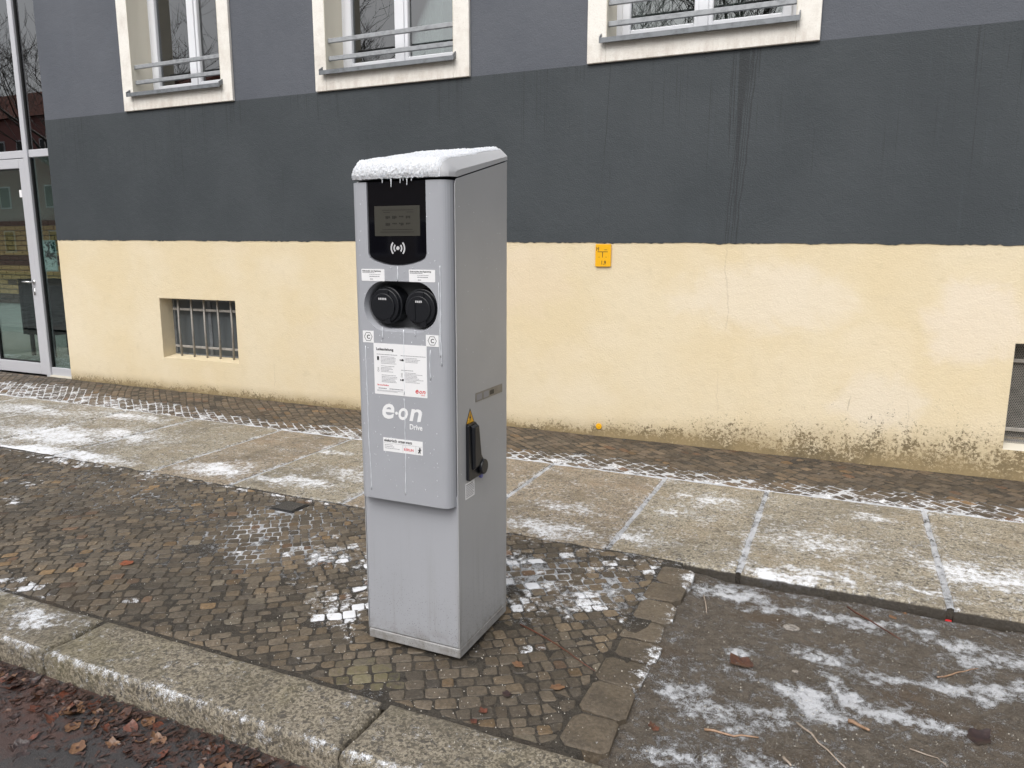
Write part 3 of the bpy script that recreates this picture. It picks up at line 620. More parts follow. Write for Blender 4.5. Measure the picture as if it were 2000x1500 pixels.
# glazed entrance at the left end
GY = WALL_Y+.06; ez = 6.2
ent = MB(); ent.box(-8.405, -8.335, GY-.03, GY+.05, -.02, ez, .004); ent.box(-8.335, WX0+.0, GY-.012, GY+.04, 2.44, 2.52, .004); ent.box(-11.4, -8.405, GY-.012, GY+.04, 2.44, 2.52, .004)
ent.box(-8.335, WX0, GY-.012, GY+.04, .015, .105, .004); ent.box(-9.42, -9.35, GY-.03, GY+.05, -.02, ez, .004)
en = ent.build('entrance_frame', M['alu'], bld); PLOC[en.name] = Vector((0, 0, 0))
gs = MB()
for x in (-8.334, -7.951): gs.box(x, x+.014, GY-.004, GY+.03, .106, 2.439)
for x in (-8.334, -7.951): gs.box(x, x+.014, GY-.004, GY+.03, 2.521, ez)
gs.build('gasket', M['gasket'], en)
for x0, x1, z0, z1 in ((-8.33, WX0, .106, 2.439), (-8.33, WX0, 2.521, ez), (-9.35, -8.405, 2.521, ez), (-11.4, -9.42, .1, 2.44), (-11.4, -9.42, 2.52, ez)):
    g_ = MB(); g_.box(x0, x1, GY+.010, GY+.014, z0, z1); g_.build('pane', M['doorglass'] if z0 < 1 else M['glass'], en)
st = MB(); st.box(-8.34, WX0, GY-.035, GY+.3, -.1, .014); st.build('threshold', M['reveal'], en)
dl = MB(); D0, D1 = -9.345, -8.412
for q in ((D0, D0+.095, .012, 2.43), (D1-.095, D1, .012, 2.43), (D0+.095, D1-.095, .012, .145), (D0+.095, D1-.095, 2.33, 2.43)): dl.box(q[0], q[1], GY-.022, GY+.035, q[2], q[3], .004)
door = dl.build('door', M['alu'], bld); PLOC[door.name] = Vector((0, 0, 0))
gg = MB()
for q in ((D0+.095, D0+.107, .145, 2.33), (D1-.107, D1-.095, .145, 2.33), (D0+.107, D1-.107, .145, .157), (D0+.107, D1-.107, 2.318, 2.33)): gg.box(q[0], q[1], GY-.012, GY+.02, q[2], q[3])
gg.box(D1+.001, D1+.006, GY-.02, GY+.02, .012, 2.43); gg.build('gasket', M['gasket'], door)
g_ = MB(); g_.box(D0+.1, D1-.1, GY+.004, GY+.010, .15, 2.325); g_.build('pane', M['doorglass'], door)
hd = MB(); hx = D1-.05; hd.tube([(hx, GY-.022, 1.08), (hx, GY-.075, 1.08)], .010, 10); hd.tube([(hx+.008, GY-.075, 1.08), (hx-.12, GY-.078, 1.08), (hx-.135, GY-.06, 1.08)], .0105, 10); hd.prism(circle(hx, 1.08, .026, 20), 1, GY-.030, GY-.022); hd.prism(rrect(hx-.014, hx+.014, .93, 1.01, .012), 1, GY-.030, GY-.022)
hd.build('handle', M['steel'], door, True)
sk = MB(); sk.box(D1-.17, D1-.10, GY+.0005, GY+.0035, 2.02, 2.10); sk.build('sticker', M['white'], door)
# hallway behind the glass
rm = MB(); X0, X1, Y0, Y1, Zt = -15., WX0-.002, GY+.06, 8.4, 3.4
mesh('hallway_floor', [(X0, Y0, .0), (X1, Y0, .0), (X1, Y1, .0), (X0, Y1, .0)], [(0, 1, 2, 3)], plain('hall_floor', (.5, .5, .46), .3), bld)
mesh('hallway_ceiling', [(X0, Y0, Zt), (X1, Y0, Zt), (X1, Y1, Zt), (X0, Y1, Zt)], [(3, 2, 1, 0)], plain('hall_ceiling', (.6, .62, .59), .9), bld)
hw = mesh('hallway_wall', [(X0, Y1, 0), (X1, Y1, 0), (X1, Y1, Zt), (X0, Y1, Zt), (X1, Y0, 0), (X1, Y0, Zt), (X0, Y0, 0), (X0, Y0, Zt)], [(0, 1, 2, 3), (1, 4, 5, 2), (6, 0, 3, 7)], plain('hall_wall', (.42, .48, .46), .8), bld)
PLOC[hw.name] = Vector((0, 0, 0))
bm1, bm2 = plain('yellow_glazed_brick', (.55, .40, .19), .35), plain('dark_glazed_brick', (.10, .075, .06), .35)
bb = MB().box(-.116, .116, -.02, .02, -.035, .035, .004); bmesh_ = None
for r in range(17):
    for k in range(9):
        nm = 'brick'; mt = bm2 if r in (0, 1, 8, 9, 16) or (r in (4,) and k % 2) else bm1
        if bmesh_ is None: o = bb.build(nm, None, hw); bmesh_ = o.data
        else: o = bpy.data.objects.new(nm, bmesh_); COL.objects.link(o); setparent(o, hw)
        if not o.data.materials: o.data.materials.append(None)
        o.material_slots[0].link = 'OBJECT'; o.material_slots[0].material = mt
        o.location = (-14.0+k*.245+(.12 if r % 2 else 0), Y1-.021, .55+r*.083)
po = MB(); po.box(-8.29, -8.10, GY+.015, GY+.017, 1.215, 1.53)
pt = NT('photo_print'); nn = pt.noise(17., 5, .7, None, .8); zz = pt.xyz()[2]
pt.col(pt.mix(pt.ramp(pt.math('ADD', nn, pt.ramp(zz, 1.42, 1.22, 0, .12)), .46, .56), (.04, .09, .10), (.75, .85, .86))); pt.rough(.3)
mt_ = MB(); mt_.box(-8.305, -8.085, GY+.0175, GY+.019, 1.2, 1.545)
ps = empty('poster', (-8.195, GY+.016, 1.2)); tag(ps, 'small teal photo poster of a leafy park behind the narrow glass pane', 'poster'); po.build('print', pt.m, ps); mt_.build('border', plain('pale_border', (.45, .55, .55), .5), ps)
# things standing in the hallway
cb = MB(); n = 14
for k in range(n):
    t0, t1 = k/n, (k+1)/n; yy = lambda t: 6.55+.03*math.sin(t*19)
    cb.add([(-10.28+.55*t0, yy(t0), .30), (-10.28+.55*t1, yy(t1), .30), (-10.28+.55*t1, yy(t1), 1.05), (-10.28+.55*t0, yy(t0), 1.05), (-10.28+.55*t0, yy(t0)+.35, .30), (-10.28+.55*t1, yy(t1)+.35, .30), (-10.28+.55*t1, yy(t1)+.35, 1.05), (-10.28+.55*t0, yy(t0)+.35, 1.05)], [(0, 1, 2, 3), (3, 2, 6, 7), (5, 4, 7, 6), (4, 5, 1, 0), (0, 3, 7, 4), (1, 5, 6, 2)])
for x in (-10.23, -9.80): cb.box(x, x+.04, 6.6, 6.64, .0, .30); cb.box(x, x+.04, 6.82, 6.86, .0, .30)
tag(cb.build('draped_crate', plain('black_cloth', (.008, .009, .014), .9)), 'black cloth draped over a low stand behind the glass door', 'crate')
bo = MB(); bo.prism([(-10.9, .0), (-10.9, .55), (-9.2, 1.75), (-8.9, 1.75), (-8.9, 0.)], 1, 7.4, 7.44); tag(bo.build('stair_panel', plain('grey_green_panel', (.30, .34, .32), .6)), 'pale grey-green sloping panel at the back of the hallway', 'panel')

# ---------------------------------------------------------------- wall fittings
def text(name, s, size, at, mat, parent, plane='front', bold=0., shear=0., sx=1., align='LEFT', ext=.0004):
    """lettering as mesh: at = (x,y,z) of its baseline start; plane front faces -Y, side faces +X"""
    c = bpy.data.curves.new(name, 'FONT'); c.body = s; c.size = size; c.offset = bold; c.shear = shear; c.align_x = align; c.extrude = ext; c.resolution_u = 3
    o = bpy.data.objects.new(name, c); COL.objects.link(o); dg = bpy.context.evaluated_depsgraph_get(); me = bpy.data.meshes.new_from_object(o.evaluated_get(dg))
    COL.objects.unlink(o); bpy.data.objects.remove(o)
    n = len(me.vertices); a = np.empty(n*3, np.float32); me.vertices.foreach_get('co', a); a = a.reshape(-1, 3); a[:, 0] *= sx; b = a.copy()
    if plane == 'front': b[:, 0] = at[0]+a[:, 0]; b[:, 1] = at[1]-a[:, 2]; b[:, 2] = at[2]+a[:, 1]
    else: b[:, 1] = at[1]+a[:, 0]; b[:, 0] = at[0]+a[:, 2]; b[:, 2] = at[2]+a[:, 1]
    me.vertices.foreach_set('co', b.ravel()); me.update(); me.name = name
    me.materials.clear(); me.materials.append(mat); o = bpy.data.objects.new(name, me); COL.objects.link(o)
    if parent: setparent(o, parent)
    return o
hy = WALL_Y-.016
hsn = empty('hydrant_sign', (-1.72, hy, 1.33)); tag(hsn, 'small yellow hydrant plate marked H and 1,9 on the wall', 'sign')
p_ = MB(); p_.prism(rrect(-1.783, -1.660, 1.328, 1.497, .008), 1, hy, hy+.0115); bevel(p_.build('plate', M['yellowsign'], hsn), .002)
text('lettering', 'H', .040, (-1.776, hy-.0006, 1.448), M['ink'], hsn, bold=.0006, sx=.8); text('lettering', '1,9', .040, (-1.738, hy-.0006, 1.345), M['ink'], hsn, bold=.0005, sx=.85)
q_ = MB(); q_.box(-1.765, -1.685, hy-.0008, hy-.0001, 1.437, 1.4415); q_.box(-1.7275, -1.7225, hy-.0008, hy-.0001, 1.397, 1.4368)
for x in (-1.755, -1.70): q_.box(x, x+.006, hy-.0008, hy-.0001, 1.397, 1.402)
q_.box(-1.712, -1.690, hy-.0008, hy-.0001, 1.452, 1.4555); q_.build('symbol', M['ink'], hsn)
mk = MB(); mk.prism(circle(-1.726, .078, .024, 24), 1, WALL_Y-.010, WALL_Y-.001); mk.prism(circle(-1.726, .078, .009, 12), 1, WALL_Y-.014, WALL_Y-.0101)
tag(bevel(mk.build('wall_marker', M['yellowsign']), .002), 'tiny round yellow marker bolt low on the yellow wall', 'marker')

# ---------------------------------------------------------------- charging column
CX0, CX1, CY0, CY1 = -1.549, -1.163, 2.150, 2.545; CM = (CX0+CX1)/2; FY = 2.110
ch = empty('charging_column', (CM, 2.35, 0)); tag(ch, 'grey electric car charging column with two black sockets and snow on its lid', 'charging station')
K = .9814                                        # measured on Y=2.15, moved onto the proud front panel
fx = lambda x: x*K; fz = lambda z: CAMH+(z-CAMH)*K
b_ = MB(); b_.box(CX0+.05, CX1-.05, CY0+.05, CY1-.05, -.03, .017); b_.build('foundation', M['bed'], ch)
b_ = MB(); b_.box(CX0, CX1, CY0, CY1, .017, .053, .003); b_.build('plinth', M['plinth'], ch)
# body: lower front and back, core behind the front panel
b_ = MB(); b_.box(CX0+.003, CX1-.004, CY0, CY1-.004, .0565, .62, .002); b_.build('lower_front', M['case'], ch)
b_ = MB(); b_.box(CX0+.004, CX1-.006, CY0+.052, CY1-.006, .621, 1.66); b_.build('core', M['gasket'], ch)
for nm, x0, x1 in (('side_panel', CX1-.0035, CX1), ('side_panel', CX0, CX0+.0025)):
    zt0, zt1 = 1.6705, 1.7655; P = [(CY0-.002, .0565), (CY1, .0565), (CY1, zt1)]
    for k in range(7):
        t = math.radians(90+15*k); P.append((CY0+.022+.024*math.cos(t), zt0-.018+.024*math.sin(t)))
    s_ = MB(); s_.prism(P, 0, x0, x1); bevel(s_.build(nm, M['side'], ch), .0012, 2)
# front panel: rounded in plan, with display opening and socket pocket cut out
def plan(t):                                     # t in -1..1 across, gives (x, y)
    x = CM+t*(CX1-.0075-CM); e = max(0., (abs(t)-.80)/.20); return x, FY+.040*(1-math.sqrt(max(0., 1-e**2.2)))
ts = [-1, -.985, -.96, -.93, -.9, -.87, -.84, -.81, -.6, 0, .6, .81, .84, .87, .9, .93, .96, .985, 1]
ring = [plan(t) for t in ts]+[(plan(1)[0], CY0+.051), (plan(-1)[0], CY0+.051)]; zlo, zhi = .585, fz(1.672)
pm = MB(); pm.prism(ring, 2, zlo, zhi); panel = pm.build('front_panel', M['case'], ch)
def stadium(x0, x1, z0, z1, n=14): return rrect(x0, x1, z0, z1, (z1-z0)/2-.0005, n)
PX0, PX1, PZ0, PZ1 = fx(-1.518), fx(-1.240), fz(1.183), fz(1.342); DX0, DX1 = fx(-1.498), fx(-1.2745); DZ0 = fz(1.425)
def dshape(g_=0.):
    P = [(DX0-g_, zhi+.01), (DX0-g_, DZ0+.012)]
    for k in range(0, 13): t = -1+k/6; P.append(((DX0+DX1)/2+t*((DX1-DX0)/2+g_-.006*(abs(t) == 1)), DZ0-g_-.024*(1-t*t)+.0))
    P += [(DX1+g_, DZ0+.012), (DX1+g_, zhi+.01)]; return P
def cut(obj, poly, y0, y1, poly2=None):
    c_ = MB(); c_.prism(poly, 1, y0, y1)
    if poly2: n_ = len(poly); c_.v = c_.v[:n_]+[(u, y1, v_) for u, v_ in poly2]
    co = c_.build('cutter', None); md = obj.modifiers.new('cut', 'BOOLEAN'); md.object = co; md.operation = 'DIFFERENCE'; md.solver = 'EXACT'
    dg = bpy.context.evaluated_depsgraph_get(); me = bpy.data.meshes.new_from_object(obj.evaluated_get(dg)); obj.modifiers.clear(); old = obj.data; obj.data = me; me.name = 'front_panel'
    bpy.data.objects.remove(co); bpy.data.meshes.remove(old)
cut(panel, stadium(PX0, PX1, PZ0, PZ1), FY-.05, FY+.085); cut(panel, stadium(PX0-.010, PX1+.010, PZ0-.013, PZ1+.006), FY-.012, FY+.022, stadium(PX0+.0005, PX1-.0005, PZ0+.0005, PZ1-.0005)); cut(panel, dshape(.003), FY-.05, FY+.012)
bevel(panel, .0035, 3, 30)
b_ = MB(); b_.box(PX0-.01, PX1+.01, FY+.078, FY+.082, PZ0-.01, PZ1+.01); b_.build('pocket_back', M['pocket'], ch)
b_ = MB(); b_.prism(dshape(-.0005)[1:-1]+[(DX1, zhi), (DX0, zhi)], 1, FY+.004, FY+.011); b_.build('display_glass', M['blackgloss'], ch)
sx0, sx1, sz0, sz1 = fx(-1.4735), fx(-1.297), fz(1.4955), fz(1.5935)
b_ = MB(); b_.box(sx0, sx1, FY+.0030, FY+.0039, sz0, sz1); scr = b_.build('screen', M['screen'], ch); PLOC[scr.name] = Vector((0, 0, 0))
b_ = MB(); rr = random.Random(4)
for z, x0, x1 in ((.082, .03, .15), (.075, .035, .06), (.075, .125, .15), (.020, .03, .145), (.012, .02, .15)): b_.box(sx0+x0, sx0+x1, FY+.0024, FY+.0029, sz0+z, sz0+z+.0014)
for z in (.058, .036):
    for k in range(4):
        x = sx0+.043+.026*k
        for q in range(3): b_.box(x+q*.006, x+q*.006+.0045, FY+.0024, FY+.0029, sz0+z+rr.uniform(-.004, .003), sz0+z+.006)
b_.build('screen_text', M['screenink'], scr)
# contactless symbol
nx, nz = fx(-1.384), fz(1.4555); b_ = MB(); b_.prism(circle(nx, nz, .0062, 20), 1, FY+.0028, FY+.0039)
for r in (.0145, .0255):
    for s_ in (0, math.pi):
        arc = [(-44+88*k/10) for k in range(11)]; P = [(nx+(r+.0026)*math.cos(math.radians(a)+s_), nz+(r+.0026)*math.sin(math.radians(a)+s_)) for a in arc]+[(nx+(r-.0026)*math.cos(math.radians(a)+s_), nz+(r-.0026)*math.sin(math.radians(a)+s_)) for a in arc[::-1]]
        b_.prism(P, 1, FY+.0028, FY+.0039)
b_.build('contactless_symbol', M['offwhite'], ch)
# sockets
for sx_, sz_, tl in ((fx(-1.4485), fz(1.2625), 0), (fx(-1.3085), fz(1.257), 1)):
    FQ = FY+.016; R_ = .0635; b_ = MB(); b_.prism(circle(sx_, sz_, R_, 40), 1, FQ+.006, FY+.0775); b_.prism(circle(sx_, sz_, R_-.007, 40), 1, FQ-.006, FQ+.0058)
    sk_ = bevel(b_.build('socket', M['black'], ch), .003, 2); PLOC[sk_.name] = Vector((0, 0, 0))
    b_ = MB(); b_.prism(circle(sx_-.002, sz_-.004, R_-.019, 36), 1, FQ-.012, FQ-.0062); b_.prism(rrect(sx_-.020, sx_+.018, sz_+.030, sz_+.0545, .004), 1, FQ-.0105, FQ-.0061); b_.prism(rrect(sx_+.004, sx_+.024, sz_-.061, sz_-.036, .005), 1, FQ-.0105, FQ-.0061)
    bevel(b_.build('flap', M['black'], sk_), .0025, 2)
    b_ = MB(); b_.prism(rrect(sx_-.032, sx_-.026, sz_-.045, sz_+.03, .0028), 1, FQ-.0115, FQ-.0061)
    if tl: b_.prism(rrect(sx_-.018, sx_-.013, sz_-.04, sz_+.026, .0022), 1, FQ-.0148, FQ-.0121)
    b_.build('rib', M['black'], sk_)
    b_ = MB()
    for k in range(5): b_.box(sx_-.019+k*.0066, sx_-.0145+k*.0066, FQ-.0126, FQ-.01205, sz_+.0185, sz_+.0255)
    b_.build('type_mark', M['offwhite'], sk_)
# stickers and print on the front
def sticker(nm, x0, x1, z0, z1, r=.003, th=.0007):
    s_ = MB(); s_.prism(rrect(x0, x1, z0, z1, r, 4), 1, FY-th, FY-.00005); o = s_.build(nm, M['white'], ch); PLOC[o.name] = Vector((0, 0, 0)); return o
TY = FY-.0009
def greek(par, rows, mat=None, name='fine_print'):
    """illegible small print: word-long dashes. rows: (x0, x1, z, height)"""
    g = MB(); rr = random.Random(9)
    for x0, x1, z, h in rows:
        x = x0
        while x < x1-.001:
            l = min(rr.uniform(.003, .010), x1-x); g.box(x, x+l, TY-.0003, TY+.00015, z, z+h); x += l+.0012
    return g.build(name, mat or M['greyink'], par)
for x0, x1 in ((fx(-1.531), fx(-1.4375)), (fx(-1.341), fx(-1.2405))):
    s_ = sticker('pay_sticker', x0, x1, fz(1.345), fz(1.3855), .003); z = fz(1.3855); wd = x1-x0
    text('lettering', 'Direkt bezahlen ohne Registrierung', .0072, (x0+.004, TY, z-.0085), M['ink'], s_, bold=.0001, sx=(wd-.008)/.118, ext=.0002)
    greek(s_, [(x0+.004, x0+.052, z-.0125, .0018), (x0+.032, x0+.075, z-.0185, .0013), (x0+.032, x0+.072, z-.0255, .0024), (x0+.034, x0+.046, z-.0345, .0026)])
for x0, x1, z0, z1 in ((fx(-1.5335), fx(-1.4885), fz(1.1325), fz(1.1735)), (fx(-1.280), fx(-1.231), fz(1.1315), fz(1.1705))):
    s_ = sticker('plug_type_sticker', x0, x1, z0, z1, .001); cx, cz = (x0+x1)/2, (z0+z1)/2; h = MB(); O, I = circle(cx, cz, .0168, 6), circle(cx, cz, .0150, 6)
    V = [(u, TY-.0002, v_) for u, v_ in O+I]; h.add(V, [(k, (k+1) % 6, 6+(k+1) % 6, 6+k) for k in range(6)]); h.build('hexagon', M['ink'], s_)
    text('lettering', 'C', .019, (cx-.0062, TY, cz-.0067), M['ink'], s_, bold=.0004, ext=.0002)
# instruction sheet
x0, x1, z0, z1 = fx(-1.4905), fx(-1.278), fz(.9535), fz(1.1325); s_ = sticker('instruction_sheet', x0, x1, z0, z1, .002)
text('lettering', 'Ladeanleitung', .0125, (x0+.010, TY, z1-.024), M['ink'], s_, bold=.00035, ext=.0002)
rows = [(x0+.012, x0+.094, z1-.0385, .0019)]
for z in (.046, .0505, .055, .0595, .064, .0685): rows.append((x0+.028, x0+.028+random.uniform(.05, .064), z1-z, .0014))
for z in (.078, .0835, .088, .0925, .097): rows.append((x0+.028, x0+.028+random.uniform(.03, .056), z1-z, .0014))
for z in (.109, .1145, .119, .1235, .128, .1325): rows.append((x0+.030, x0+.030+random.uniform(.05, .064), z1-z, .0014))
rows.append((x0+.108, x0+.204, z1-.0385, .0019))
for z in (.046, .0505, .055, .0595): rows.append((x0+.126, x0+.126+random.uniform(.045, .072), z1-z, .0014))
rows.append((x0+.108, x0+.155, z1-.088, .0019))
for z in (.096, .1005, .105, .1095, .114, .1185, .123, .1275): rows.append((x0+.124, x0+.124+random.uniform(.04, .075), z1-z, .0014))
rows += [(x0+.010, x0+.118, z0+.0135, .0011), (x0+.010, x0+.092, z0+.0105, .0011)]
greek(s_, rows); ic = MB(); ic.prism(rrect(x0+.013, x0+.021, z1-.058, z1-.045, .001), 1, TY-.0003, TY+.0001)
for xx, zz in ((x0+.014, z1-.094), (x0+.108, z1-.108)):
    for q, r_ in ((.008, .0028), (0, .0036)):
        O, I = circle(xx+.003, zz+q, r_, 12), circle(xx+.003, zz+q, r_-.0009, 12); ic.add([(u, TY-.0002, v_) for u, v_ in O+I], [(k, (k+1) % 12, 12+(k+1) % 12, 12+k) for k in range(12)])
for zz in (z1-.056, z1-.124):
    ic.box(x0+.104, x0+.107, TY-.0003, TY+.0001, zz, zz+.006); ic.box(x0+.109, x0+.120, TY-.0003, TY+.0001, zz, zz+.004); ic.box(x0+.111, x0+.118, TY-.0003, TY+.0001, zz+.0042, zz+.007)
ic.build('icons', M['ink'], s_)
text('lettering', 'Service-Hotline', .0074, (x0+.011, TY, z0+.030), M['red'], s_, bold=.0001, ext=.0002)
greek(s_, [(x0+.016, x0+.050, z0+.0195, .0028), (x0+.060, x0+.115, z0+.0195, .0026)], M['greyink'], 'phone_number')
def glyph(c_, x0, x1, z0, z1, mat, par, y, shear=.2, bold=.02):
    o = text('logo', c_, 1., (0, y, 0), mat, par, bold=bold, shear=shear, ext=.0); me = o.data; n = len(me.vertices); a = np.empty(n*3, np.float32); me.vertices.foreach_get('co', a); a = a.reshape(-1, 3)
    for ax, lo, hi in ((0, x0, x1), (2, z0, z1)): mn, mx = a[:, ax].min(), a[:, ax].max(); a[:, ax] = lo+(a[:, ax]-mn)*(hi-lo)/(mx-mn)
    me.vertices.foreach_set('co', a.ravel()); me.update()
def eon(par, x, z, w_, mat, y):
    u = w_/.158; glyph('e', x, x+.049*u, z-.001*u, z+.053*u, mat, par, y); glyph('o', x+.065*u, x+.103*u, z, z+.043*u, mat, par, y); glyph('n', x+.108*u, x+.158*u, z, z+.043*u, mat, par, y)
    d = MB(); d.prism(circle(x+.0575*u, z+.022*u, .0055*u, 14), 1, y-.0003, y+.0003); d.build('logo', mat, par)
eon(s_, x1-.046, z0+.013, .039, M['red'], TY); text('lettering', 'Drive', .0062, (x1-.024, TY, z0+.0065), M['red'], s_, ext=.0002)
eon(ch, fx(-1.462), fz(.868), .158, M['white'], FY-.0006)
text('lettering', 'Drive', .026, (fx(-1.352), FY-.0006, fz(.8385)), M['white'], ch, bold=.0006, sx=.86, ext=.0003)
x0, x1, z0, z1 = fx(-1.4615), fx(-1.3005), fz(.7495), fz(.7985); s_ = sticker('city_sticker', x0, x1, z0, z1, .001); z = z1
text('lettering', 'elektrisch unterwegs', .0145, (x0+.004, TY, z1-.0135), M['ink'], s_, bold=.0003, sx=.92, ext=.0002)
ln = MB(); ln.box(x0+.002, x1-.002, TY-.0002, TY+.0001, z1-.0190, z1-.0184); ln.box(x0+.079, x0+.0796, TY-.0002, TY+.0001, z0+.001, z1-.0192); ln.box(x0+.131, x0+.1316, TY-.0002, TY+.0001, z0+.001, z1-.0192); ln.build('rule', M['greyink'], s_)
greek(s_, [(x0+.006, x0+.040, z1-.0255, .0017), (x0+.006, x0+.046, z1-.0315, .0017), (x0+.006, x0+.066, z1-.0375, .0017)])
text('lettering', 'BERLIN', .0125, (x0+.0835, TY, z0+.0095), M['red'], s_, bold=.00015, sx=.98, ext=.0002)
bear = [(0, 0), (.25, 0), (.28, .12), (.42, .22), (.5, .02), (.72, 0), (.66, .14), (.66, .42), (.95, .5), (.93, .58), (.66, .58), (.64, .70), (.86, .74), (.86, .82), (.64, .82), (.66, .92), (.52, 1.0), (.40, .97), (.30, .9), (.34, .84), (.42, .80), (.34, .62), (.08, .60), (.02, .50), (.28, .50), (.26, .30), (.08, .16)]
bp = MB(); bp.prism([(x0+.139+u*.015, z0+.006+v_*.021) for u, v_ in bear], 1, TY-.0003, TY+.0001); bp.build('bear_emblem', M['ink'], s_)
# side: rating strip, warning triangle, swing handle, label
SX = CX1
s_ = MB(); s_.prism(rrect(2.281, 2.503, .925, .957, .003), 0, SX+.0001, SX+.0012); pl = s_.build('rating_plate', metal('brushed_plate', (.27, .26, .245), .4, .5), ch); PLOC[pl.name] = Vector((0, 0, 0))
s_ = MB(); s_.box(SX+.0013, SX+.0017, 2.29, 2.33, .930, .951); s_.box(SX+.0013, SX+.0017, 2.345, 2.385, .930, .951); s_.build('print_block', M['greyink'], pl)
s_ = MB(); s_.box(SX+.0013, SX+.0017, 2.395, 2.430, .932, .948); s_.build('print_block', M['ink'], pl)
tr = [(2.207, .858), (2.272, .858), (2.2395, .912)]; c_ = np.mean(tr, 0)
s_ = MB(); s_.prism(tr, 0, SX+.0001, SX+.0009); wt = s_.build('warning_triangle', M['ink'], ch); PLOC[wt.name] = Vector((0, 0, 0))
s_ = MB(); s_.prism([tuple(c_+(np.array(q)-c_)*.8) for q in tr], 0, SX+.0010, SX+.0013); s_.build('yellow_field', M['yellowsign'], wt)
s_ = MB(); s_.prism([(2.242, .899), (2.231, .878), (2.238, .879), (2.234, .864), (2.247, .883), (2.240, .882)], 0, SX+.0014, SX+.0017); s_.build('bolt_symbol', M['ink'], wt)
s_ = MB(); s_.prism([(2.206, .856), (2.214, .861), (2.262, .861), (2.272, .855), (2.296, .745), (2.330, .705), (2.332, .684), (2.318, .664), (2.296, .658), (2.214, .658), (2.206, .664)], 0, SX+.0001, SX+.012); hb = bevel(s_.build('swing_handle', M['black'], ch), .003); PLOC[hb.name] = Vector((0, 0, 0))
s_ = MB(); V = [(SX+.0121, 2.222, .856), (SX+.0121, 2.266, .856), (SX+.026, 2.262, .848), (SX+.026, 2.228, .848), (SX+.0121, 2.232, .690), (SX+.0121, 2.300, .690), (SX+.021, 2.296, .700), (SX+.021, 2.238, .700)]
s_.add(V, [(0, 1, 2, 3), (4, 7, 6, 5), (3, 2, 6, 7), (0, 3, 7, 4), (1, 5, 6, 2), (0, 4, 5, 1)]); bevel(s_.build('lever', M['black'], hb), .004, 3)
s_ = MB(); s_.prism(circle(2.302, .690, .0275, 28), 0, SX+.0122, SX+.0275); bevel(s_.build('knob', M['black'], hb), .004, 2)
s_ = MB(); s_.prism(circle(2.312, .652, .009, 14), 0, SX+.0005, SX+.010); s_.build('lock_tag', M['blue'], hb)
s_ = MB(); s_.prism(rrect(2.201, 2.270, .592, .650, .002), 0, SX+.0001, SX+.0008); lb = s_.build('side_label', M['white'], ch); PLOC[lb.name] = Vector((0, 0, 0))
g = MB(); rr = random.Random(3)
for k in range(8):
    y_ = 2.206
    while y_ < 2.258: l = rr.uniform(.004, .012); g.box(SX+.0009, SX+.0012, y_, min(y_+l, 2.265), .641-k*.006, .6432-k*.006+(.001 if k == 0 else 0)); y_ += l+.0016
g.build('fine_print', M['greyink'], lb)
# lid: sloping top, rounded front, chamfered flanks
def zbase(y_): return 1.6785+max(0., y_-CY0-.01)*.240
def lidpt(t, u, off=0.):
    '''t across -1..1, u along the profile 0..1 (front foot, round nose, sloping top, back); off = snow thickness'''
    x = CM+t*((CX1+.001-CM) if t > 0 else (CM-CX0-.009)); y0 = plan(max(-1, min(1, t)))[1]-.005; r = .046; L1, L2 = .016, .016+r*math.pi/2; yb = CY1+.001; L = L2+(yb-y0-r); q = u*L
    if q < L1: y_, z_, n_ = y0, 1.6755+q, (-1, 0)
    elif q < L2: a = (q-L1)/r; y_, z_ = y0+r-r*math.cos(a), 1.6915+r*math.sin(a); n_ = (-math.cos(a), math.sin(a))
    else: y_ = y0+r+(q-L2); z_ = 1.7375+(q-L2)*.190; n_ = (-.18, .98)
    e = min(1, max(0., (abs(t)-.845)/.155)); b0 = zbase(y_); z_ = b0+(z_-b0)*(1-.62*e)
    return (x, y_+n_[0]*off, z_+n_[1]*off)
sl2 = MB(); sl2.prism([(CY0+.02, 1.60), (CY1-.004, 1.60), (CY1-.004, 1.772), (CY0+.02, 1.6805)], 0, CX0+.005, CX1-.005); sl2.build('lid_gap_shade', M['gasket'], ch)  # black filler, stands in for the shade in the gap under the lid
tl = [-1, -.96, -.92, -.88, -.85, -.84, -.5, 0, .5, .84, .85, .88, .92, .96, 1]; ul = [0, .03]+list(np.linspace(.034, .19, 9))+[.3, .5, .7, .9, 1.]
V = [lidpt(t, u) for u in ul for t in tl]; nt, nu = len(tl), len(ul); F = [(j*nt+i, j*nt+i+1, (j+1)*nt+i+1, (j+1)*nt+i) for j in range(nu-1) for i in range(nt-1)]; n0 = len(V)
V += [(x, y_, zbase(y_)) for x, y_, z_ in V]; F += [(n0+a, n0+d, n0+c__, n0+b) for a, b, c__, d in list(F)]
edge = [i for i in range(nt)]+[j*nt+nt-1 for j in range(1, nu)]+[(nu-1)*nt+i for i in range(nt-2, -1, -1)]+[j*nt for j in range(nu-2, 0, -1)]
F += [(edge[k], edge[(k+1) % len(edge)], n0+edge[(k+1) % len(edge)], n0+edge[k]) for k in range(len(edge))]
lid = mesh('lid', V, F, M['lid'], ch, True); fixnormals(lid); lid.data.set_sharp_from_angle(angle=math.radians(22))
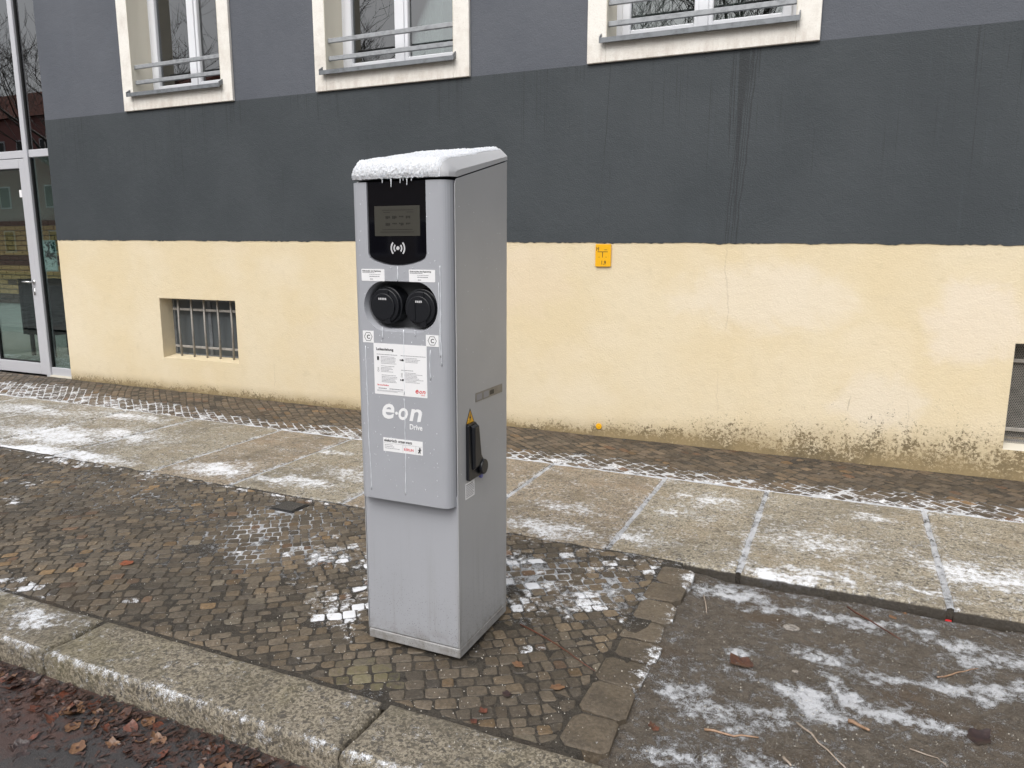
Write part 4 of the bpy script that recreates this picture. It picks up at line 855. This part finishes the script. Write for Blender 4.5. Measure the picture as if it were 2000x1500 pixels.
# frozen runs and droplets on the casing
dr = MB(); rr = random.Random(12)
for x, za, zb_ in ((fx(-1.385), 1.395, 1.347), (fx(-1.367), 1.185, .96), (fx(-1.372), .945, .60), (fx(-1.525), 1.12, .60), (fx(-1.227), 1.345, 1.10), (fx(-1.221), 1.40, 1.07), (fx(-1.452), 1.19, 1.15), (fx(-1.322), 1.185, 1.165), (fx(-1.262), 1.12, 1.02)):
    n_ = max(4, int((za-zb_)/.012)); xx = x; pts = []
    for k in range(n_+1): xx += rr.uniform(-.0011, .0011); pts.append((xx, FY-.0009, fz(za+(zb_-za)*k/n_)))
    dr.tube(pts, [rr.uniform(.0006, .0016) for _ in pts[:-1]]+[.0026], 5)
tag(dr.build('frozen_runs', M['ice'], ch, True), kind='stuff')
dp = MB()
def drop(x, y_, z_, r, ax):
    ring1 = [(math.cos(a)*r, math.sin(a)*r*1.5) for a in [k*math.pi/3 for k in range(6)]]; V = []
    for u, v_ in ring1: V.append((x+u, y_, z_+v_) if ax == 1 else (x, y_+u, z_+v_))
    V.append((x, y_-r*.8, z_) if ax == 1 else (x+r*.8, y_, z_)); dp.add(V, [(k, (k+1) % 6, 6) for k in range(6)]+[tuple(range(5, -1, -1))])
for k in range(230):
    x = rr.uniform(CX0+.035, CX1-.055); z_ = rr.uniform(.62, 1.64)
    if DX0-.004 < x < DX1+.004 and z_ > DZ0-.03 or (PX0 < x < PX1 and PZ0 < z_ < PZ1): continue
    drop(x, FY-.0001, z_, rr.choice([.0007, .0009, .0012, .0018]), 1)
for k in range(60): drop(SX+.0001, rr.uniform(2.17, 2.53), rr.uniform(.6, 1.65)**1., rr.choice([.0007, .001, .0015]), 0)
tag(dp.build('frozen_droplets', M['ice'], ch, True), kind='stuff')
# snow lying on the lid
xs = np.linspace(-1.0, .86, 130); s01 = np.linspace(.004, .985, 150); V = []
for j in range(len(s01)):
    for i in range(len(xs)):
        ex = min(1, (i+1)/3., (len(xs)-1-i)/4.); ey = min(1, (j+1.5)/5., (len(s01)-1-j)/3.); t_ = (.0015+.0042*rr.random()**2+.003*float(vnoise(xs[i], s01[j], 9))+.003*float(vnoise(xs[i], s01[j], 45, 2)))*ex*ey+.0006
        p = lidpt(xs[i]+rr.uniform(-.004, .004)+(.03*(float(vnoise(s01[j], 0, 14))-.5) if i > len(xs)-8 else 0), s01[j], t_); V.append((p[0], p[1], p[2]+(rr.uniform(-.003, .001) if j == 0 else 0)))
i_ = np.arange(len(V)).reshape(len(s01), len(xs)); F = np.stack([i_[:-1, :-1].ravel(), i_[:-1, 1:].ravel(), i_[1:, 1:].ravel(), i_[1:, :-1].ravel()], 1)
tag(mesh('snow_layer', V, F, M['snow'], None, True), 'thin grainy white snow lying on the charging column lid', 'snow', kind='stuff')
for k, (px, ln_) in enumerate(((746, .013), (763, .026), (781, .015), (787, .008), (794, .022), (803, .010))):
    d = ray(px, 350); x = d[0]*(FY-.004)/d[1]; ic = MB(); pts = [(x, FY-.003, 1.679), (x+.001, FY-.0035, 1.679-ln_*.5), (x, FY-.003, 1.679-ln_), (x, FY-.003, 1.676-ln_)]
    o = ic.tube(pts, [.0034, .0016, .0011, .0017], 7).build('icicle', M['ice'], None, True); tag(o, 'tiny clear icicle hanging from the lid above the black display', 'icicle', 'icicles under the charging column lid')

# ---------------------------------------------------------------- small things on the ground
c_ = gnd(565, 990); vc = empty('valve_cover', (c_[0], c_[1], -.01)); tag(vc, 'dark square cast iron valve cover set among the cobbles', 'cover')
b_ = MB(); b_.box(c_[0]-.085, c_[0]+.085, c_[1]-.075, c_[1]+.075, -.03, .003, .004); b_.build('frame', M['gasket'], vc)
ci_ = NT('cast_iron'); ci_.col(ci_.mix(ci_.ramp(ci_.noise(150., 3), .5, .7), (.03, .029, .028), (.16, .15, .14))); ci_.rough(.6)
b_ = MB(); b_.box(c_[0]-.07, c_[0]+.07, c_[1]-.06, c_[1]+.06, .0035, .007, .002); b_.build('lid', ci_.m, vc)
def leafmat(name, c, c2):
    t = NT(name); t.col(t.mix(t.ramp(t.noise(60., 4, .7), .35, .7), c, c2)); t.rough(.38); t.bump(t.noise(120., 3), .5, .003); return t.m
LM = [leafmat('leaf_rust', (.15, .05, .028), (.07, .028, .02)), leafmat('leaf_brown', (.10, .045, .026), (.045, .024, .018)), leafmat('leaf_tan', (.21, .115, .06), (.12, .06, .035)), leafmat('leaf_dark', (.045, .026, .024), (.022, .016, .016))]
def leafmesh(seed, curl):
    rg = np.random.default_rng(seed); n = 22; lob = rg.uniform(.05, .22); V = [(0, 0, 0)]; rings = 3
    for r in range(1, rings+1):
        for k in range(n):
            a = 2*math.pi*k/n; rad = (1+lob*math.cos(5*a+seed)*(.5+.5*math.cos(a/2)**2))*(.55+.45*abs(math.cos(a/2)))*r/rings*(1+.10*rg.uniform(-1, 1))
            x, y_ = rad*math.cos(a), .72*rad*math.sin(a); V.append((x, y_, curl*(x*x*.5+y_*y_*.9)+.12*curl*math.sin(3*a+seed)*rad+.05*rg.uniform(-1, 1)*rad))
    F = [(0, 1+k, 1+(k+1) % n) for k in range(n)]
    for r in range(rings-1): F += [(1+r*n+k, 1+(r+1)*n+k, 1+(r+1)*n+(k+1) % n, 1+r*n+(k+1) % n) for k in range(n)]
    z = min(v_[2] for v_ in V); V = [(x, y_, q-z) for x, y_, q in V]; me = bpy.data.meshes.new('fallen_leaf'); me.from_pydata(V, [], F); me.polygons.foreach_set('use_smooth', [True]*len(F)); me.materials.append(None); return me
LMESH = [leafmesh(k, c) for k, c in enumerate((.3, .45, .15, .35, .5, .25, .1))]
def leaf(x, y_, z, s, mat, label, group, tilt=.15, mi=None):
    o = bpy.data.objects.new('fallen_leaf', random.choice(LMESH) if mi is None else LMESH[mi]); COL.objects.link(o); o.location = (x, y_, z); o.scale = (s, s, s)
    o.rotation_euler = (random.uniform(-tilt, tilt), random.uniform(-tilt, tilt), random.uniform(0, 6.28)); o.material_slots[0].link = 'OBJECT'; o.material_slots[0].material = mat
    return tag(o, label, 'leaf', group)
GLN = ['wet rust-red fallen leaf lying in the gutter below the kerb', 'wet brown fallen leaf lying in the gutter below the kerb', 'pale tan fallen leaf lying in the gutter below the kerb', 'blackened rotten leaf lying in the gutter below the kerb']
k = 0
while k < 95:
    px, py = random.uniform(-40, 700), 0; edge = 1262+.385*max(px, -40); py = edge+30+abs(random.gauss(0, 60))
    if py > 1520: continue
    q = gnd(px, py, -.09)
    if q[1] > KB_Y0-.035: continue
    ci = random.choice([0, 0, 1, 3, 2, 2, 1]); leaf(q[0], q[1], -.0915, random.uniform(.015, .040), LM[ci], GLN[ci], 'fallen leaves in the gutter', tilt=.35); k += 1
lt = MB(); rr = random.Random(31)
for k in range(3000):
    x = rr.uniform(-4.2, -.6); y_ = KB_Y0-.012-abs(rr.gauss(0, .13)); z = -.091+.02*max(0, 1-(KB_Y0-y_)/.10)*rr.random(); s_ = rr.uniform(.004, .017); a = rr.uniform(0, 6.3); h = rr.uniform(.0, .008)
    c1, s1 = math.cos(a)*s_, math.sin(a)*s_; lt.add([(x-c1, y_-s1, z+.0005), (x+s1*.5, y_-c1*.5, z+h), (x+c1, y_+s1, z+.001+h*.6), (x-s1*.5, y_+c1*.5, z+.001+h*.3)], [(0, 1, 2, 3)])
tag(lt.build('leaf_litter', leafmat('litter', (.085, .045, .034), (.03, .022, .02))), 'mash of dark broken leaf bits along the foot of the kerb', 'leaf litter', kind='stuff')
for px, py, s_, mi, mt, z, lab in ((245, 1100, .040, 2, leafmat('leaf_orange', (.30, .085, .035), (.18, .06, .03)), .003, 'flat orange fallen leaf alone on the dark cobbles'),
                                   (1452, 1298, .055, 4, LM[1], -.030, 'large curled dark brown leaf on the frosty earth'), (1910, 1445, .05, 1, LM[3], -.030, 'crumpled dark leaf clump on bare earth beside a twig'),
                                   (1272, 1418, .016, 5, LM[1], -.030, 'small dark leaf on earth beside the edge stones'), (1280, 1424, .019, 6, LM[0], -.030, 'small rusty leaf on earth beside the edge stones'),
                                   (1745, 1207, .020, 2, LM[2], -.030, 'tan leaf on earth under the slab edge, the rounder of two'), (1768, 1199, .015, 5, LM[2], -.030, 'smaller tan leaf on earth close to the slab edge'), (1873, 1206, .018, 6, LM[2], -.030, 'tan leaf beside a red scrap under the slab edge'),
                                   (945, 1390, .020, 1, LM[0], .002, 'rusty leaf on cobbles, standing on edge'), (925, 1408, .017, 5, LM[0], .002, 'dark red leaf flat on cobbles near the kerb'), (1085, 1342, .028, 6, LM[2], .003, 'ochre leaf stuck flat on the cobbles'), (1010, 1297, .028, 5, LM[2], .003, 'orange-brown leaf on cobbles before the column'),
                                   (990, 1358, .022, 3, LM[3], .003, 'dark shrivelled leaf on cobbles between stones')):
    q = gnd(px, py, z)
    if z < 0: q, z = on_soil(px, py); z += .001
    leaf(q[0], q[1], z, s_, mt, lab, None, .1, mi)
rs = MB(); q, z = on_soil(1852, 1212); rs.prism([(q[0]-.012, q[1]-.006), (q[0]+.011, q[1]-.008), (q[0]+.013, q[1]+.007), (q[0]-.009, q[1]+.009)], 2, z, z+.004); tag(rs.build('red_scrap', M['red']), 'tiny bright red plastic scrap on earth under the slab edge', 'litter')
bark = leafmat('twig_pale', (.34, .22, .14), (.20, .12, .075)); bark2 = leafmat('twig_red', (.14, .05, .03), (.07, .03, .02)); bark3 = leafmat('twig_grey', (.40, .33, .27), (.25, .2, .16))
def twig(pts, r, mat, label, z=-.026):
    P = []; g0 = [gnd(*p, z) if z > 0 else on_soil(*p)[0] for p in pts]; gz = lambda q: z if z > 0 else float(soil_z(q[0], q[1]))+.0015
    for k in range(len(g0)-1):
        for t in (0, .33, .66): q = g0[k]*(1-t)+g0[k+1]*t+RNG.normal(0, .002, 2); P.append((*q, gz(q)+r*.8+RNG.uniform(0, .003)))
    P.append((*g0[-1], gz(g0[-1])+r)); o = MB().tube(P, list(np.linspace(r, r*.55, len(P))), 7).build('twig', mat, None, True); return tag(o, label, 'twig')
twig([(1018, 1222), (1085, 1258), (1162, 1312)], .0032, bark2, 'long thin red-brown twig on the cobbles beside the column', .006)
twig([(1556, 1415), (1600, 1455), (1652, 1504)], .0042, bark3, 'straight pale twig lying on the bare earth')
twig([(1376, 1428), (1430, 1440), (1482, 1444)], .0046, bark, 'short thick tan twig with a dark leaf scrap on earth')
twig([(1656, 1188), (1700, 1215), (1760, 1252)], .0035, bark2, 'dark reddish twig in the frost below the slab edge')
twig([(1830, 1326), (1870, 1316), (1910, 1308)], .0034, bark, 'tan twig lying across a white frost patch')
twig([(1656, 1413), (1680, 1423), (1698, 1432)], .0075, bark, 'stubby chip of tan bark on bare earth')
twig([(1778, 1466), (1830, 1486), (1850, 1500)], .0022, bark3, 'hair-thin forked pale twig on bare earth')
twig([(1528, 1484), (1545, 1500)], .0055, bark3, 'thick pale twig stub on bare earth')
twig([(1375, 1165), (1380, 1200)], .0035, bark3, 'upright pale splinter in frost by the stones')
def rock(px, py, s_, z, label):
    q, z = on_soil(px, py); rg = np.random.default_rng(int(px)); V = []
    for ring_, (zz, rr_) in enumerate(((-.3, .8), (.12, 1.), (.34, .72))):
        for k in range(9): a = 2*math.pi*k/9; V.append((q[0]+s_*rr_*math.cos(a)*rg.uniform(.8, 1.1), q[1]+.75*s_*rr_*math.sin(a)*rg.uniform(.8, 1.1), z+s_*zz))
    V.append((q[0], q[1], z+s_*.38)); F = [(r*9+k, r*9+(k+1) % 9, r*9+9+(k+1) % 9, r*9+9+k) for r in range(2) for k in range(9)]+[(18+k, 18+(k+1) % 9, 27) for k in range(9)]+[tuple(range(8, -1, -1))]
    o = mesh('stone', V, F, granite('pebble_granite', (.2, .18, .16), (.36, .33, .3), (.26, .24, .22), frost=False)); tag(o, label, 'stone')
rock(1545, 1228, .034, -.040, 'grey stone half buried in the frosty earth'); rock(1553, 1312, .013, -.040, 'small pale pebble on bare earth')
gr = MB(); rr = random.Random(77)
for k in range(2400):
    px, py = rr.uniform(0, 2000), rr.uniform(880, 1500); q = gnd(px, py)
    if not (-6 < q[0] < 1.6 and KB_Y0+.02 < q[1] < SL_Y0+.9): continue
    z = float(soil_z(q[0], q[1]))+.001 if (q[0] > PIT_X and q[1] < SL_Y0) else .002; s_ = rr.uniform(.0010, .0030); a = rr.uniform(0, 6)
    gr.add([(q[0]+s_*math.cos(a+t), q[1]+s_*math.sin(a+t), z-.001) for t in (0, 2.1, 4.2)]+[(q[0], q[1], z+s_*1.2)], [(0, 1, 3), (1, 2, 3), (2, 0, 3)])
tag(gr.build('winter_grit', plain('pale_grit', (.55, .52, .46), .8)), 'scattered pale winter grit on the pavement', 'grit', kind='stuff')

# ---------------------------------------------------------------- across the street (seen only mirrored in the panes)
def tree(x, y_, h, seed, label):
    rg = random.Random(seed); t = empty('bare_tree', (x, y_, -.13)); tag(t, label, 'tree', 'bare street trees across the road'); tm = MB(); bm = MB()
    def grow(p, d, l, r, lev):
        n_ = 4; pts = [p]; rad = [r]; q = Vector(p); dd = Vector(d)
        for k in range(n_):
            dd = (dd+Vector((rg.uniform(-.16, .16), rg.uniform(-.16, .16), rg.uniform(-.02, .14)))).normalized(); q = q+dd*(l/n_); pts.append(tuple(q)); rad.append(r*(1-.55*(k+1)/n_))
        (tm if lev == 0 else bm).tube(pts, rad, 7 if lev == 0 else (5 if lev < 3 else 3))
        if lev >= 5: return
        nb = (6, 5, 4, 4, 3)[lev]
        for k in range(nb):
            t_ = rg.uniform(.35, 1) if lev else rg.uniform(.55, 1); i = min(n_-1, int(t_*n_)); f_ = t_*n_-i; b0 = Vector(pts[i]).lerp(Vector(pts[i+1]), f_)
            ax = Vector((rg.uniform(-1, 1), rg.uniform(-1, 1), rg.uniform(-.2, .5))).normalized(); nd = (dd*.75+ax*.8).normalized(); grow(tuple(b0), nd, l*rg.uniform(.52, .72), max(.006, rad[i]*.55), lev+1)
    grow((x, y_, -.13), (0, 0, 1), h*.42, .17, 0); tm.build('trunk', leafmat('bark', (.075, .062, .05), (.04, .035, .03)), t, True); bm.build('crown', bpy.data.materials['bark'], t, True)
TREES = ((-1.5, -5., 11., 'bare street tree mirrored in the widest window'), (-6.5, -4.5, 10., 'bare street tree mirrored in the middle window'), (-12.5, -5., 11., 'bare street tree mirrored in the window nearest the entrance'), (-21., -5., 11., 'bare street tree mirrored in the entrance glass'))
for k, (x, y_, h, lab) in enumerate(TREES): tree(x, y_, h, 50+k, lab)
def house(x0, x1, y1, eave, ridge, wall, roofc, label):
    h = empty('row_house', ((x0+x1)/2, y1, -.13)); tag(h, label, 'house', 'houses across the street'); y0 = y1-9
    m = MB(); m.box(x0, x1, y0, y1, -.13, eave); m.build('wall', wall, h)
    m = MB(); m.prism([(y1+.35, eave+.001), (y0-.35, eave+.001), ((y0+y1)/2, ridge)], 0, x0-.02, x1+.02); m.build('roof', roofc, h)
    zf = 1.2
    while zf+1.5 < eave:
        x = x0+1.0
        while x+1.1 < x1:
            m = MB(); m.box(x, x+1.1, y1+.002, y1+.06, zf, zf+1.45); fo = m.build('window', M['pvc'], h); PLOC[fo.name] = Vector((0, 0, 0)); m = MB(); m.box(x+.09, x+1.01, y1+.061, y1+.066, zf+.09, zf+1.36); m.build('pane', M['blackgloss'], fo); x += 2.3
        zf += 2.9
def tiles(c):
    t = NT('roof_tile'); q = t.n('TexWave'); t.l(t.co(), q.inputs['Vector']); q.bands_direction = 'Z'; q.inputs['Scale'].default_value = 2.; t.col(t.mix(t.ramp(q.outputs['Fac'], .3, .6), c, tuple(v_*.45 for v_ in c))); t.rough(.7); return t.m
RT = tiles((.26, .075, .04)); house(-70, -37, -22, 9.8, 12.6, plain('pink_facade', (.42, .20, .18), .85), RT, 'low pink house with red tiled roof mirrored in the entrance glass')
house(-36.9, -24, -22, 6.2, 9.0, plain('grey_facade', (.42, .40, .37), .85), RT, 'low grey house beside the pink one across the street')
house(-23.9, -9, -22, 7.0, 10., plain('sand_facade', (.40, .34, .26), .85), RT, 'sand coloured house across the street behind the trees')
house(-8.9, 9, -22, 6.4, 9.4, plain('pale_facade', (.46, .45, .43), .85), RT, 'pale house across the street facing the charging column')
print('cobbles', N1, 'strip', N2, 'objects', len(bpy.data.objects))
